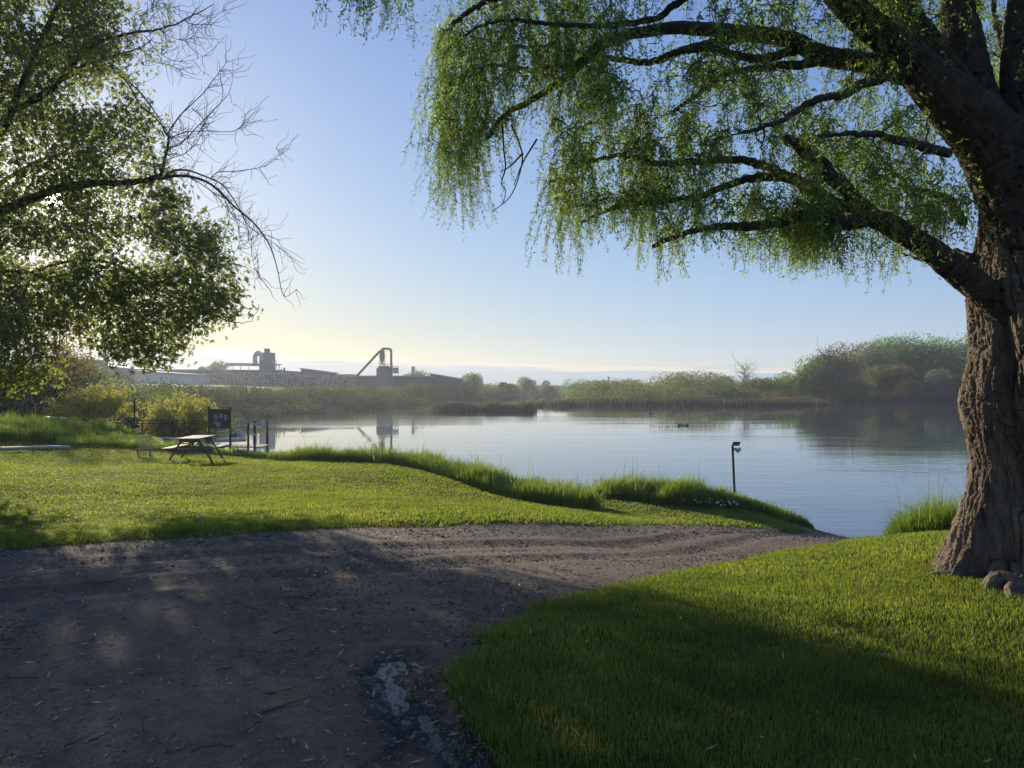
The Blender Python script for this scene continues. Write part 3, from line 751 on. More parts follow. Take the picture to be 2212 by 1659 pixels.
# ---- the willow on the right
def willow():
    D0 = 6.6
    base = W(2232, 1262, D0); bx, by = base[0], base[1]; bz = gz(bx, by)
    root = empty('willow_tree', (bx, by, bz), 'huge curly willow with furrowed bark and drooping leafy branches on the right lawn', 'tree')
    off = (bx, by, bz)
    # trunk: rings with buttresses, hollows and bark ridges
    prof = [(1290, 2262, 1.02), (1262, 2247, .86), (1235, 2238, .74), (1200, 2232, .64), (1150, 2228, .575), (1100, 2226, .535), (1000, 2228, .535), (930, 2224, .575), (880, 2220, .585), (830, 2222, .575), (780, 2228, .55), (700, 2228, .54), (640, 2224, .535), (580, 2222, .50), (520, 2216, .43), (450, 2200, .33), (390, 2180, .2), (350, 2165, .08)]
    cen = np.array([W(vx+30, vy, D0) for vy, vx, r in prof]); rad = np.array([r for _, _, r in prof])
    nz, nt = 520, 460
    C = resample(cen, nz); R = np.interp(np.linspace(0, 1, nz), np.linspace(0, 1, len(rad)), rad)
    th = np.linspace(0, 2*PI, nt, endpoint=False)
    TH, K = np.meshgrid(th, np.arange(nz)); Zc = C[:, 2][:, None]+0*TH
    Rr = R[:, None]+0*TH
    cx, sx = np.cos(TH), np.sin(TH)
    big = vn3(cx*1.6+7, sx*1.6, Zc*.5, 90)-.5
    butt = (1-np.abs(2*vn3(cx*2.2+3, sx*2.2, Zc*.18, 91)-1))
    tw = Zc*.35
    c2, s2 = np.cos(TH+tw), np.sin(TH+tw)
    bark = bark_relief(c2, s2, Zc, .53+0*Zc)+.045-.106*(vn3(c2*1.5, s2*1.5, Zc*1.3, 90)-.5)
    pat = fbm2(TH*3+Zc*.3, Zc*1.2, 98, 3)
    low = sstep(1.0, 0.0, Zc-bz)
    # the swollen, hollowed seam facing left and towards the river
    ang = np.angle(np.exp(1j*(TH-math.radians(205)-.25*np.sin(Zc*1.7))))
    seam = -.10*np.exp(-(ang/.16)**2)*sstep(.5, 1.0, Zc-bz)*sstep(2.7, 2.1, Zc-bz)+.06*np.exp(-((ang-.35)/.2)**2)*sstep(.4, 1., Zc-bz)*sstep(2.7, 2.0, Zc-bz)
    disp = .11*big+.05*(butt-.5)+low*.34*(butt-.42)+bark-.045+seam
    Rr = Rr+disp
    V = np.stack([C[:, 0][:, None]+Rr*cx, C[:, 1][:, None]+Rr*sx, Zc], -1).reshape(-1, 3)
    j = np.arange(nt)[None]; i = np.arange(nz-1)[:, None]*nt; j2 = (j+1) % nt
    Q = np.stack([i+j, i+j2, i+nt+j2, i+nt+j], -1).reshape(-1, 4)
    mb = MB(); mb.smooth = True
    mb.add(V, Q, None, np.clip(.1+.8*pat, 0, 1).ravel())
    mb.build('trunk', M['willow_bark'], root, off=off)
    # knobbly surface root at the foot
    mb = MB(); mb.smooth = True
    a = W(2212, 1262, 6.2)
    pts = [W(2150, 1310, 5.9)+[0, 0, -.12], W(2142, 1272, 6.0), W(2165, 1250, 6.0), W(2200, 1262, 5.9), W(2235, 1300, 5.75), W(2290, 1345, 5.6)+[0, 0, -.05]]
    P = resample(pts, 70); mb.tube(P, .06+.012*np.sin(np.linspace(0, 7, 70)), 36, rough=1.0)
    pts = [W(2200, 1255, 6.05), W(2190, 1290, 5.75), W(2225, 1335, 5.5)+[0, 0, -.03], W(2300, 1380, 5.4)+[0, 0, -.1]]
    P = resample(pts, 70); mb.tube(P, .055+.01*np.sin(np.linspace(1, 6, 70)), 36, rough=1.0)
    mb.build('root', M['willow_bark'], root, off=off)
    for a, L, r in ((205, .8, .042), (258, .7, .042), (180, .8, .045), (228, .55, .036)):
        mb = MB(); mb.smooth = True; a = math.radians(a); d = np.array([math.cos(a), math.sin(a), 0]); e = np.array([-d[1], d[0], 0])
        pts = [np.array([bx, by, 0])+d*(.5+L*t)+e*rng.normal(0, .06) for t in (0, .25, .5, .8, 1.0)]
        for t, q in zip((.13, .035, .0, -.03, -.08), pts): q[2] = gz(q[0], q[1])+t
        P = resample(pts, 50); mb.tube(P, np.linspace(r*1.5, r*.35, 50)*(1+.12*np.sin(np.linspace(0, 17, 50))), 30, rough=.5); mb.build('root', M['willow_bark'], root, off=off)
    sk = Skeleton()
    limbs = [
        ([(2252, 640, 6.6), (2238, 540, 6.6), (2200, 420, 6.6), (2125, 300, 6.6), (2015, 190, 6.55), (1920, 90, 6.5), (1830, 10, 6.4), (1720, -130, 6.3), (1600, -260, 6.2)], .5, .085, 2.0),
        ([(2140, 340, 6.7), (2068, 200, 6.8), (1998, 95, 6.9), (1940, -10, 7.0), (1880, -180, 7.2)], .2, .07, 1.2),
        ([(2165, 380, 6.8), (2118, 240, 7.0), (2085, 110, 7.1), (2068, -20, 7.2), (2060, -260, 7.4)], .25, .11, 1.3),
        ([(2225, 470, 6.6), (2222, 300, 6.8), (2206, 150, 6.9), (2216, -40, 7.0), (2250, -250, 7.2)], .26, .10, 1.0),
        ([(2215, 715, 6.55), (2150, 650, 6.5), (2075, 590, 6.45), (1990, 528, 6.4), (1930, 492, 6.35), (1870, 466, 6.3)], .135, .07, 1.0),
    ]
    for k, (pts, r0, r1, pw) in enumerate(limbs):
        mb = MB(); mb.smooth = True
        P = sk.limb(mb, [W(*p) for p in pts], r0, r1, 100 if k < 4 else 70, n=260, wob=.003, pw=pw, rough=1.0)
        mb.build('limb', M['shaded_limb_bark'], root, off=off)
    fine = [
        ([(1890, 478, 6.3), (1850, 425, 6.35), (1790, 370, 6.4), (1752, 326, 6.5), (1705, 290, 6.6)], .085, .04),
        ([(1880, 470, 6.3), (1830, 486, 6.25), (1772, 472, 6.2), (1713, 484, 6.2), (1616, 502, 6.25), (1537, 497, 6.3), (1470, 515, 6.4), (1400, 540, 6.5)], .085, .015),
        ([(1860, 452, 6.3), (1803, 441, 6.5), (1752, 410, 6.7), (1694, 383, 6.9), (1604, 387, 7.0), (1500, 425, 7.2), (1440, 434, 7.3), (1330, 448, 7.5), (1250, 480, 7.6)], .075, .014),
        ([(1752, 410, 6.7), (1690, 374, 6.6), (1660, 356, 6.7), (1596, 340, 6.8), (1440, 352, 7.0), (1360, 338, 7.2), (1290, 350, 7.4)], .06, .015),
        ([(1960, 160, 6.5), (1870, 138, 6.6), (1811, 130, 6.7), (1752, 114, 6.8), (1694, 92, 6.9), (1577, 79, 7.1), (1436, 72, 7.4), (1338, 94, 7.6), (1290, 111, 7.7), (1241, 153, 7.8), (1192, 195, 7.9), (1127, 234, 8.0), (1078, 262, 8.1), (1040, 310, 8.1)], .12, .02),
        ([(1800, 130, 6.7), (1674, 141, 6.9), (1588, 156, 7.0), (1526, 199, 7.2), (1460, 250, 7.3)], .05, .014),
        ([(1720, 110, 6.9), (1627, 133, 6.6), (1518, 111, 6.5), (1420, 120, 6.5)], .05, .02),
        ([(1950, 150, 6.5), (1890, 170, 6.4), (1820, 200, 6.3), (1760, 215, 6.2), (1680, 260, 6.1), (1600, 280, 6.0)], .06, .012),
        ([(1600, 80, 7.0), (1500, 100, 7.4), (1400, 130, 7.9), (1300, 120, 8.2), (1200, 95, 8.4), (1100, 95, 8.5), (1000, 110, 8.6)], .05, .012),
        ([(1800, -30, 6.4), (1650, -40, 6.4), (1450, -20, 6.6), (1250, -30, 6.9), (1080, -10, 7.2), (980, 40, 7.5)], .09, .015),
        ([(1720, -130, 6.3), (1500, -180, 6.0), (1250, -170, 5.8), (1000, -140, 5.7), (850, -70, 5.7), (770, -20, 5.7)], .08, .012),
        ([(2080, 480, 6.7), (2040, 430, 7.0), (1960, 400, 7.4), (1880, 330, 7.8), (1800, 300, 8.2)], .05, .012),
        ([(2100, 560, 6.8), (2060, 545, 7.2), (2000, 560, 7.8), (1930, 540, 8.2)], .035, .01),
        ([(2050, 330, 6.4), (1960, 300, 6.1), (1880, 280, 5.9), (1780, 290, 5.7)], .05, .012),
        ([(2222, 260, 6.9), (2190, 200, 7.3), (2160, 60, 7.8), (2140, -40, 8.1)], .06, .02),
        ([(1241, 153, 7.8), (1200, 140, 8.0), (1140, 150, 8.2), (1080, 145, 8.3), (1000, 170, 8.3), (950, 230, 8.2)], .035, .008),
        ([(1500, -20, 6.6), (1400, 40, 6.9), (1250, 60, 7.3), (1120, 40, 7.6), (1020, 60, 7.8), (960, 110, 7.9)], .04, .008),
    ]
    mb = MB(); mb.smooth = True
    for pts, r0, r1 in fine:
        sk.limb(mb, [W(*p) for p in pts], r0*.82, r1*1.1, 12, n=80, wob=.010, pw=1.1, rough=.5)
    # bare dead twigs that hang in the gap of the crown
    for pts in ([(1085, 262, 8.0), (1088, 320, 8.0), (1092, 362, 8.0), (1083, 395, 8.0), (1092, 412, 8.0), (1087, 440, 8.0)], [(1105, 270, 7.9), (1122, 310, 7.9), (1128, 350, 7.9), (1105, 420, 7.9), (1060, 460, 7.9)],
                [(1130, 330, 7.9), (1100, 360, 7.9), (1080, 370, 7.9)], [(1160, 300, 7.8), (1130, 350, 7.8), (1110, 400, 7.8)]):
        mb.tube(resample([W(*p) for p in pts], 20), np.linspace(.011, .004, 20), 5)
    # leaf-bearing twigs
    cell = [
        ([(945, 60), (1010, -20), (1300, -60), (1300, 140), (1210, 200), (1120, 250), (1075, 300), (1060, 330), (960, 350), (925, 260), (930, 160)], 470, (7.4, 8.6)),
        ([(1180, 215), (1300, 130), (1450, 90), (1500, 240), (1450, 420), (1330, 440), (1230, 450), (1190, 420)], 430, (6.7, 8.0)),
        ([(1300, -120), (2060, -120), (2060, 60), (1920, 160), (1800, 180), (1500, 190), (1300, 120)], 470, (6.0, 8.0)),
        ([(1460, 130), (1920, 170), (2080, 330), (2120, 420), (2110, 500), (1960, 470), (1850, 450), (1700, 460), (1480, 470)], 660, (5.8, 8.4)),
        ([(2090, -20), (2215, -20), (2215, 300), (2150, 260)], 130, (7.2, 9.0)),
        ([(1880, -40), (2060, -40), (2060, 120), (2000, 130)], 110, (7.4, 9.0)),
        ([(1390, 470), (1600, 480), (1800, 470), (1990, 540), (1800, 510), (1500, 520)], 130, (6.1, 6.9)),
        ([(700, -60), (900, -60), (890, -15), (720, -15)], 30, (5.5, 5.9)),
        ([(900, -420), (2500, -420), (2400, -100), (1000, -100)], 420, (5.2, 8.6)),  # out of view above, put in to shade the ground
        ([(2230, -100), (2800, -100), (2700, 350), (2240, 400)], 220, (5.2, 8.6)),
    ]
    tips = []
    for poly, n, (d0, d1) in cell:
        c = sample_poly(poly, n, lambda x, y: np.clip((fbm2(x*.013, y*.016, 160, 3)-.41)*6, .03, 1))
        tips.append(np.array([W(a, b, rng.uniform(d0, d1)) for a, b in c]))
    # unseen crown overhead and behind, added to darken the sky light on the foreground
    n = 2600; q = np.stack([rng.uniform(-6.5, 10, n), rng.uniform(-7, 8.5, n), rng.uniform(4.6, 9.5, n)], 1)
    q = q[(q[:, 2] > 2.9+.6*np.maximum(q[:, 1], 0)) & (((q[:, 0]-3.0)/9)**2+((q[:, 1]-2)/9)**2 < 1)][:1150]
    tips.append(q); cell.append(((), len(q), (0, 0)))
    tipc = np.concatenate(tips)
    sk.grow(mb, tipc, .0042, .095, .04, 4, .55, 9)
    mb.build('branches', M['twig'], root, off=off)
    # hanging shoots with leaves
    bot = np.array([(690, 50), (720, 55), (745, 35), (770, 75), (800, 30), (850, 70), (880, 105), (892, 50), (905, 330), (925, 460), (960, 485), (985, 545), (1010, 540), (1050, 470), (1080, 400), (1100, 330), (1130, 300), (1170, 330), (1195, 580), (1225, 612), (1260, 530), (1300, 520), (1350, 500), (1400, 575), (1445, 610), (1480, 560), (1530, 520), (1580, 540), (1620, 600), (1660, 560), (1700, 595), (1750, 560), (1830, 620), (1880, 580), (1940, 640), (1970, 580), (2020, 540), (2100, 560), (2212, 400)], float)
    leaf = MB(); stem = MB()
    sizes = [len(t) for t in tips]; start = np.cumsum([0]+sizes)
    for ci, (poly, n, _) in enumerate(cell):
        for c in tipc[start[ci]:start[ci+1]]:
            D = c[1]; vx = CX+c[0]/D*F; vy = HY-(c[2]-EYE)/D*F
            room = (np.interp(vx, bot[:, 0], bot[:, 1])-vy)*D/F
            if ci in (8, 9): room = 1.2
            if ci == 10:
                m = 42; bpos = c+rng.normal(0, .3, (m, 3))*np.array([1, 1, .6]); d = rand_dirs(m); d[:, 2] -= .5; d /= np.linalg.norm(d, axis=1, keepdims=True)
                LL = rng.uniform(.08, .13, m); lance_leaves(leaf, bpos, d, LL, LL*.34, np.clip(rng.normal(.45, .2, m), 0, 1)); continue
            ns = 1 if room > .3 else 1
            low_edge = room < 1.0 or ci in (0, 7)
            L = min(max(.12, room*rng.uniform(.6, 1.0)), rng.uniform(.5, 1.3) if low_edge else rng.uniform(.15, .6))
            if ci == 7: L = room*rng.uniform(.75, 1.1)
            if ci == 6: L = min(max(.15, room), rng.uniform(.3, .75))
            k = max(4, int(L/.05))
            drift = rng.normal(0, .16, 2)*L
            t = np.linspace(0, 1, k)
            curl = rng.uniform(.006, .02)
            ph = rng.uniform(0, 6.3)
            out = .4*min(L, .4)*(1-np.exp(-t*3))
            a = rng.uniform(0, 2*PI)
            P = np.stack([c[0]+drift[0]*t**1.5+curl*np.sin(t*L*38+ph)+out*math.cos(a), c[1]+drift[1]*t**1.5+curl*np.cos(t*L*38+ph)+out*math.sin(a), c[2]-L*t**1.15+.04*np.sin(t*PI)], 1)
            stem.tube(P, np.linspace(.0026, .0012, k), 3, cap=False)
            m = int(L/.0085)+3
            u = np.sort(rng.uniform(.0, 1.0, m)); bpos = np.stack([np.interp(u, t, P[:, q]) for q in range(3)], 1)
            d = rand_dirs(m)*1.0; d[:, 2] -= .6; d /= np.linalg.norm(d, axis=1, keepdims=True)
            LL = rng.uniform(.032, .062, m)*(1-.35*u); bpos = bpos+rng.normal(0, .012, (m, 3)); tone = np.clip(rng.normal(.45, .2)+rng.normal(0, .12, m), 0, 1)
            lance_leaves(leaf, bpos, d, LL, LL*rng.uniform(.22, .32, m), tone)
            # leaves round the twig end
            m = 13
            bpos = c+rng.normal(0, .11, (m, 3)); d = rand_dirs(m); d[:, 2] -= .4; d /= np.linalg.norm(d, axis=1, keepdims=True)
            LL = rng.uniform(.035, .065, m)
            lance_leaves(leaf, bpos, d, LL, LL*.24, np.clip(rng.normal(.45, .2, m), 0, 1))
    leaf.build('crown', M['willow_leaf'], root, off=off)
    stem.build('hanging_shoots', M['shrub_leaf'], root, off=off)
willow()

# ---- the maple on the left
def maple():
    K = 1.09
    def W(vx, vy, Y): return globals()['W'](vx, vy, Y*K)
    bx, by = -15.2*K, 19.5*K; bz = gz(bx, by)
    root = empty('maple_tree', (bx, by, bz), 'big leafy tree at the left edge with the sun behind it and bare twigs', 'tree')
    off = (bx, by, bz)
    sk = Skeleton(); mb = MB(); mb.smooth = True
    sk.limb(mb, [(bx, by, bz-.2), (bx+.05, by, bz+.8), (bx+.2, by, 2.2), (bx+.3, by-.1, 4.2), (bx+.5, by, 7), (bx+.8, by, 10), (bx+1, by, 13.5)], .55, .08, 18, n=50, wob=.015)
    mb.build('trunk', M['dark_bark'], root, off=off)
    mb = MB(); mb.smooth = True
    T = lambda *p: W(*p)
    limbs = [
        ([(-175, 560, 19.4), (-100, 500, 19.2), (-30, 470, 19), (65, 433, 18.6), (130, 411, 18.4), (211, 400, 18.2), (283, 399, 18), (342, 387, 18)], .19, .085, 10),
        ([(-150, 380, 19.5), (-60, 330, 19), (0, 283, 18.8), (45, 175, 18.6), (95, 70, 18.5), (125, 0, 18.5), (170, -120, 18.6)], .16, .05, 9),
        ([(20, 240, 18.8), (98, 202, 18.4), (137, 163, 18.2), (182, 111, 18), (228, 85, 17.9), (283, 70, 17.8), (342, 62, 17.7), (391, 42, 17.6), (456, 7, 17.5)], .10, .012, 8),
        ([(137, 163, 18.2), (195, 133, 18.4), (244, 117, 18.6), (293, 100, 18.6), (326, 78, 18.5)], .06, .012, 7),
        ([(60, 215, 18.5), (160, 160, 19.2), (230, 150, 19.5), (290, 190, 19.6), (330, 240, 19.5), (360, 290, 19.4)], .06, .012, 7),
        ([(-160, 620, 19.5), (-60, 600, 19.5), (60, 590, 19.6), (160, 640, 19.8), (230, 665, 20), (290, 700, 20)], .12, .015, 8),
        ([(160, 640, 19.8), (228, 630, 19.6), (286, 598, 19.4), (345, 575, 19.2), (420, 590, 19)], .05, .01, 6),
        ([(60, 590, 19.6), (160, 560, 19.2), (260, 570, 18.8), (340, 620, 18.6), (420, 655, 18.5), (500, 690, 18.4), (545, 688, 18.4)], .06, .008, 6),
        ([(-140, 450, 19.5), (-40, 420, 20.2), (80, 350, 20.8), (180, 330, 21), (270, 340, 21)], .12, .015, 8),
        ([(-150, 250, 19.5), (-100, 120, 19), (-40, 20, 18.6), (20, -80, 18.4), (60, -200, 18.3)], .14, .03, 8),
        ([(-120, 650, 19.4), (-40, 670, 18.6), (60, 690, 18), (140, 700, 17.6)], .07, .012, 6),
    ]
    for pts, r0, r1, sd in limbs:
        sk.limb(mb, [T(*p) for p in pts], r0*.78, r1*.8, sd+2, n=50, wob=.014, pw=1.15, rough=.5)
    mb.build('limbs', M['dark_bark'], root, off=off)
    # bare, drooping twigs to the right of the crown
    bare = MB(); bare.smooth = True
    B = Skeleton()
    D = 18
    strokes = [
        ([(342, 387), (390, 379), (439, 390), (472, 413), (504, 446), (547, 482), (580, 530), (597, 580), (612, 640), (640, 625)], .06, .006),
        ([(350, 386), (370, 370), (400, 367), (440, 380), (480, 400), (510, 440), (540, 490), (600, 530), (625, 548)], .045, .005),
        ([(345, 387), (355, 340), (362, 300), (358, 288)], .06, .035),
        ([(360, 290), (390, 248), (433, 208), (472, 156), (492, 130)], .03, .005),
        ([(360, 300), (400, 285), (450, 283), (500, 285), (522, 270), (520, 255)], .024, .004),
        ([(358, 320), (390, 310), (430, 270), (470, 230), (500, 190), (505, 125)], .026, .004),
        ([(358, 288), (340, 260), (300, 225), (275, 180), (230, 140), (190, 130)], .03, .02),
        ([(360, 345), (400, 330), (430, 300), (440, 260), (415, 235)], .018, .004),
        ([(455, 385), (470, 372), (520, 368), (570, 358), (600, 335), (595, 318)], .018, .004),
        ([(472, 413), (490, 440), (495, 480), (480, 530), (470, 560)], .014, .004),
        ([(490, 430), (510, 470), (520, 520), (505, 560), (500, 600)], .014, .004),
        ([(520, 455), (540, 510), (545, 560), (560, 600)], .012, .004),
        ([(400, 377), (440, 400), (470, 425), (510, 470), (560, 500), (610, 520)], .018, .004),
        ([(270, 345), (330, 360), (360, 375)], .02, .012),
        ([(342, 62), (370, 80), (400, 85), (420, 78)], .014, .004), ([(310, 75), (340, 110), (380, 130), (415, 128), (440, 118)], .014, .004),
        ([(283, 70), (300, 40), (330, 10), (360, -20)], .014, .004), ([(300, 100), (330, 130), (370, 140), (400, 150)], .012, .004),
        ([(391, 42), (420, 50), (460, 52)], .01, .004), ([(330, 0), (400, 25), (450, 32), (480, 22)], .012, .004),
    ]
    for pts, r0, r1 in strokes:
        d = D+rng.uniform(-.5, .5)*(r0 < .03)
        B.limb(bare, [W(a, b, d+.25*math.sin(k*1.3)) for k, (a, b) in enumerate(pts)], r0*.7, r1*.75, 6, n=30, wob=.006)
    nodes = np.concatenate(B.p)
    for k in range(520):
        p = nodes[rng.integers(len(nodes))]
        g = np.array([rng.uniform(-.2, 1.0), rng.uniform(-.5, .5), rng.uniform(-1, .9)])
        L = rng.uniform(.25, .95); q = p+g/np.linalg.norm(g)*L
        P = wander(p, q, 7, .05, rng.uniform(-.12, .05)); P[-2:, 2] += np.array([.02, .08])*L
        bare.tube(P, np.linspace(.0068, .003, 7), 4, cap=False)
    bare.build('bare_branches', M['bare_twig'], root, off=off)
    # leaf clusters
    poly = [(-330, -260), (150, -260), (220, -60), (258, 20), (268, 110), (285, 190), (315, 250), (350, 320), (372, 380), (385, 430), (388, 490), (430, 478), (472, 490), (470, 525), (500, 560), (522, 610), (515, 655), (485, 690), (440, 692), (405, 735), (385, 768), (330, 792), (250, 775), (190, 725), (100, 700), (0, 740), (-330, 740)]
    sunx, suny = 118, 430
    def wt(x, y):
        w = 1.0-.42*sstep(150, 340, x)*sstep(650, 350, y)
        w = w*np.where(y > 540, .95-.12*sstep(250, 480, x), 1.0)
        n = fbm2(x*.012+5, y*.016, 120, 3)
        w = w*np.clip(.15+(n-.32)*4.2, .08, 1)
        band = sstep(545, 590, y)*sstep(740, 700, y)*sstep(505, 440, x)
        w = np.maximum(w, .7*band)
        return np.clip(w*(1-.9*np.exp(-((x-sunx)**2+(y-suny)**2)/17**2)), 0, 1)
    c = sample_poly(poly, 5000, wt)
    cl = np.array([W(a, b, rng.uniform(16.6, 22.0) if a < 250 else rng.uniform(17, 20)) for a, b in c])
    ext = np.array([W(rng.uniform(260, 370), rng.uniform(0, 150), rng.uniform(17, 19)) for _ in range(55)]+[W(rng.normal(550, 12), rng.normal(676, 8), 18.4) for _ in range(3)]+[W(rng.uniform(440, 500), rng.uniform(430, 500), 18.5) for _ in range(12)])
    lowb = sample_poly([(-330, 690), (20, 680), (105, 730), (118, 800), (60, 838), (-330, 850)], 420)
    lowb = np.array([W(a, b, rng.uniform(15.6, 18.2)) for a, b in lowb])
    cl = np.concatenate([cl, lowb, ext])
    tw = MB(); sk.grow(tw, cl, .006, .06, .05, 4, .5, 7)
    tw.build('twigs', M['twig'], root, off=off)
    leaf = MB()
    for k, p in enumerate(cl):
        m = 16 if k < len(cl)-len(ext) else 6
        pos = p+rng.normal(0, 1, (m, 3))*np.array([.24, .27, .18]); d = rand_dirs(m); d[:, 2] -= .35; d /= np.linalg.norm(d, axis=1, keepdims=True)
        if k >= len(cl)-len(ext): pos = p+rng.normal(0, .1, (m, 3))
        lobed_leaves(leaf, pos, d, rng.uniform(.08, .14, m)*(1 if k < len(cl)-len(ext) else .7), np.clip(rng.normal(.45, .18)+rng.normal(0, .12, m), 0, 1))
    leaf.build('crown', M['maple_leaf'], root, off=off)
maple()

# ---- generic trees and bushes
LASTN = None
def crown_points(n, lobes, surf=.55):
    """n points in a union of soft lobes (cx,cy,cz,rx,ry,rz); remembers which way is out at each"""
    global LASTN
    lobes = np.asarray(lobes, float); v = lobes[:, 3]*lobes[:, 4]*lobes[:, 5]; v = v**.7
    k = rng.choice(len(lobes), n, p=v/v.sum())
    d = rand_dirs(n); r = rng.random(n)**(1/3.); r = surf+(1-surf)*r
    r = r*(1+.5*(vn3(d[:, 0]*2.6+k*7, d[:, 1]*2.6, d[:, 2]*2.6, 140)-.5)+.3*(vn3(d[:, 0]*6+k*7, d[:, 1]*6, d[:, 2]*6, 141)-.5))+rng.normal(0, .05, n)
    LASTN = d
    return lobes[k, :3]+d*lobes[k, 3:]*r[:, None], k
def lobes_for(h, w, base, n, seed, shape='round'):
    """uneven lobes for a crown h tall, w wide whose underside is at base"""
    r = np.random.default_rng(seed); L = []
    for i in range(n):
        t = (i+.5)/n if n > 1 else .5
        if shape == 'tall': zc = base+(h-base)*(.12+.8*t); rad = w*.5*(.95-.65*t)*r.uniform(.65, 1.05)
        else: zc = base+(h-base)*r.uniform(.2, .82); rad = w*r.uniform(.2, .34)
        a = r.uniform(0, 2*PI); o = w*.5*r.uniform(.15, .72)*(1-.55*abs((zc-base)/(h-base)-.4)) if shape != 'tall' else w*.12
        L.append((math.cos(a)*o, math.sin(a)*o, zc, rad, rad, min(rad*r.uniform(.7, 1.0), (h-base)*.4)))
    return L
def tree(name, x, y, h, w, mat, label, cat='tree', n=2200, card=.5, base=.2, shape='round', nl=10, seed=1, bark='twig', group=None, z=None, thin=False):
    z = gz(x, y) if z is None else z
    root = empty(name, (x, y, z), label, cat, group)
    L = lobes_for(h, w, base*h, nl, seed, shape)
    mb = MB(); mb.smooth = True
    r0 = max(.05, h*.02)
    mb.tube(resample([(0, 0, -.3), (rng.normal(0, .1), 0, h*.25), (rng.normal(0, w*.03), rng.normal(0, w*.03), h*.6), (0, 0, h*.85)], 12), np.linspace(r0, r0*.25, 12), 7)
    for l in L:
        p = np.array([0, 0, rng.uniform(.15, .5)*l[2]])
        mb.tube(wander(p, np.array(l[:3])+[0, 0, l[5]*.5], 8, .05), np.linspace(r0*.45, r0*.1, 8), 4)
    if thin:
        for k in range(90):
            l = L[rng.integers(len(L))]; q = np.array(l[:3])+rand_dirs(1)[0]*np.array(l[3:])*1.15
            mb.tube(wander(np.array(l[:3])*[.7, .7, .85], q, 6, .06), np.linspace(r0*.16, r0*.05, 6), 3, cap=False)
    mb.build('trunk', M[bark], root)
    P, k = crown_points(n, L, .45 if thin else .68)
    P[:, 2] = np.maximum(P[:, 2], .1)
    mb = MB(); tone = np.clip(.1+.75*np.random.default_rng(seed+1).random(len(L))[k]+rng.normal(0, .12, n), 0, 1)
    cards(mb, P, card*rng.uniform(.5, 1.3, n), tone, out=LASTN)
    mb.build('crown', M[mat], root)
    return root
def bare_tree(name, x, y, h, w, label, n=60, seed=3):
    z = gz(x, y); root = empty(name, (x, y, z), label, 'tree')
    mb = MB(); r = h*.022
    P0 = resample([(0, 0, -.3), (.1, 0, h*.3), (-.1, .1, h*.6), (.1, 0, h*.9)], 14); mb.tube(P0, np.linspace(r, r*.3, 14), 6)
    mb.build('trunk', M['bare_twig'], root); mb = MB()
    for i in range(n):
        p = P0[rng.integers(4, 14)]; a = rng.uniform(0, 2*PI); L = w*.5*rng.uniform(.4, 1)
        q = p+np.array([math.cos(a)*L, math.sin(a)*L, rng.uniform(.1, .9)*L+.05*h])
        Q = wander(p, q, 7, .06, -.04); mb.tube(Q, np.linspace(r*.35, r*.12, 7), 3, cap=False)
        for _ in range(3):
            s = Q[rng.integers(2, 6)]; mb.tube(wander(s, s+rand_dirs(1)[0]*L*.35+[0, 0, L*.12], 4, .06), np.linspace(r*.15, r*.09, 4), 3, cap=False)
    mb.build('branches', M['bare_twig'], root)

def at(vx, Y): return (vx-CX)/F*Y
# right bank trees: picture column, depth, top row, width
RB = [
    (1800, 186, 742, 15, 'far_brown', 'russet-tinged spreading tree at the left foot of the tall grove on the far right bank', .04, 'round', 12),
    (1762, 184, 775, 12, 'far_green', 'dark green rounded tree standing alone just left of the tall right-bank grove', .1, 'round', 10),
    (1880, 205, 740, 13, 'far_grey', 'pale grey-green feathery tree at the left shoulder of the tall grove', .2, 'round', 11),
    (1930, 212, 722, 15, 'far_green', 'tallest dark green tree in the middle of the tall far-bank grove', .2, 'round', 13),
    (1995, 206, 728, 17, 'far_green', 'broad deep green tree beside the tallest one in the far-bank grove', .2, 'round', 14),
    (2055, 205, 720, 16, 'far_green', 'tall green tree nearest the willow trunk in the far-bank grove', .2, 'round', 13),
    (2120, 208, 724, 17, 'far_green', 'tall green tree seen at the left edge of the willow trunk across the river', .2, 'round', 13),
    (2200, 205, 730, 17, 'far_green', 'green tree of the far-bank grove hidden behind the willow trunk', .2, 'round', 12),
    (2290, 205, 735, 18, 'far_green', 'far-bank grove tree beyond the right side of the willow trunk', .2, 'round', 12),
    (1900, 188, 792, 9, 'far_olive', 'yellow-green rounded bush tree in front of the dark grove on the far bank', .04, 'round', 8),
    (1945, 187, 783, 8, 'far_brown', 'tan leafy tree in front of the middle of the dark grove', .04, 'round', 8),
    (1965, 180, 822, 6, 'far_brown', 'small russet bush at the water side below the dark grove', .02, 'round', 6),
    (2030, 184, 803, 8, 'far_grey', 'silvery shrub tree at the foot of the grove left of the willow trunk', .03, 'round', 8),
    (1840, 181, 825, 9, 'far_olive', 'low olive bush under the russet tree on the far bank', .02, 'round', 7),
    (2080, 182, 815, 7, 'far_brown', 'brownish bush at the far water edge touching the willow trunk outline', .02, 'round', 6),
]
for i, (vx, Y, vy, w, mt, lab, bs, sh, nl) in enumerate(RB):
    x = at(vx, Y); z = gz(x, Y); h = (EYE+(HY-vy)/F*Y-z)*.95
    tree('shrub' if h < 8 else 'tree', x, Y, h, w, mt, lab, 'bush' if h < 8 else 'tree', n=int(5000+h*560), card=.5 if h > 9 else .4, base=min(bs, .06), shape=sh, nl=nl*2+4, seed=20+i, group='trees on the far right bank')
bare_tree('bare_tree', at(1790, 178), 178, EYE+(HY-762)/F*178+1.6, 11, 'half-bare grey tree with spiky twigs behind the lone rounded tree left of the grove', 70)
bare_tree('bare_tree', at(1608, 190), 190, EYE+(HY-797)/F*190+1.6, 8, 'small leafless tree standing up from the low scrub in the middle of the far bank', 50)
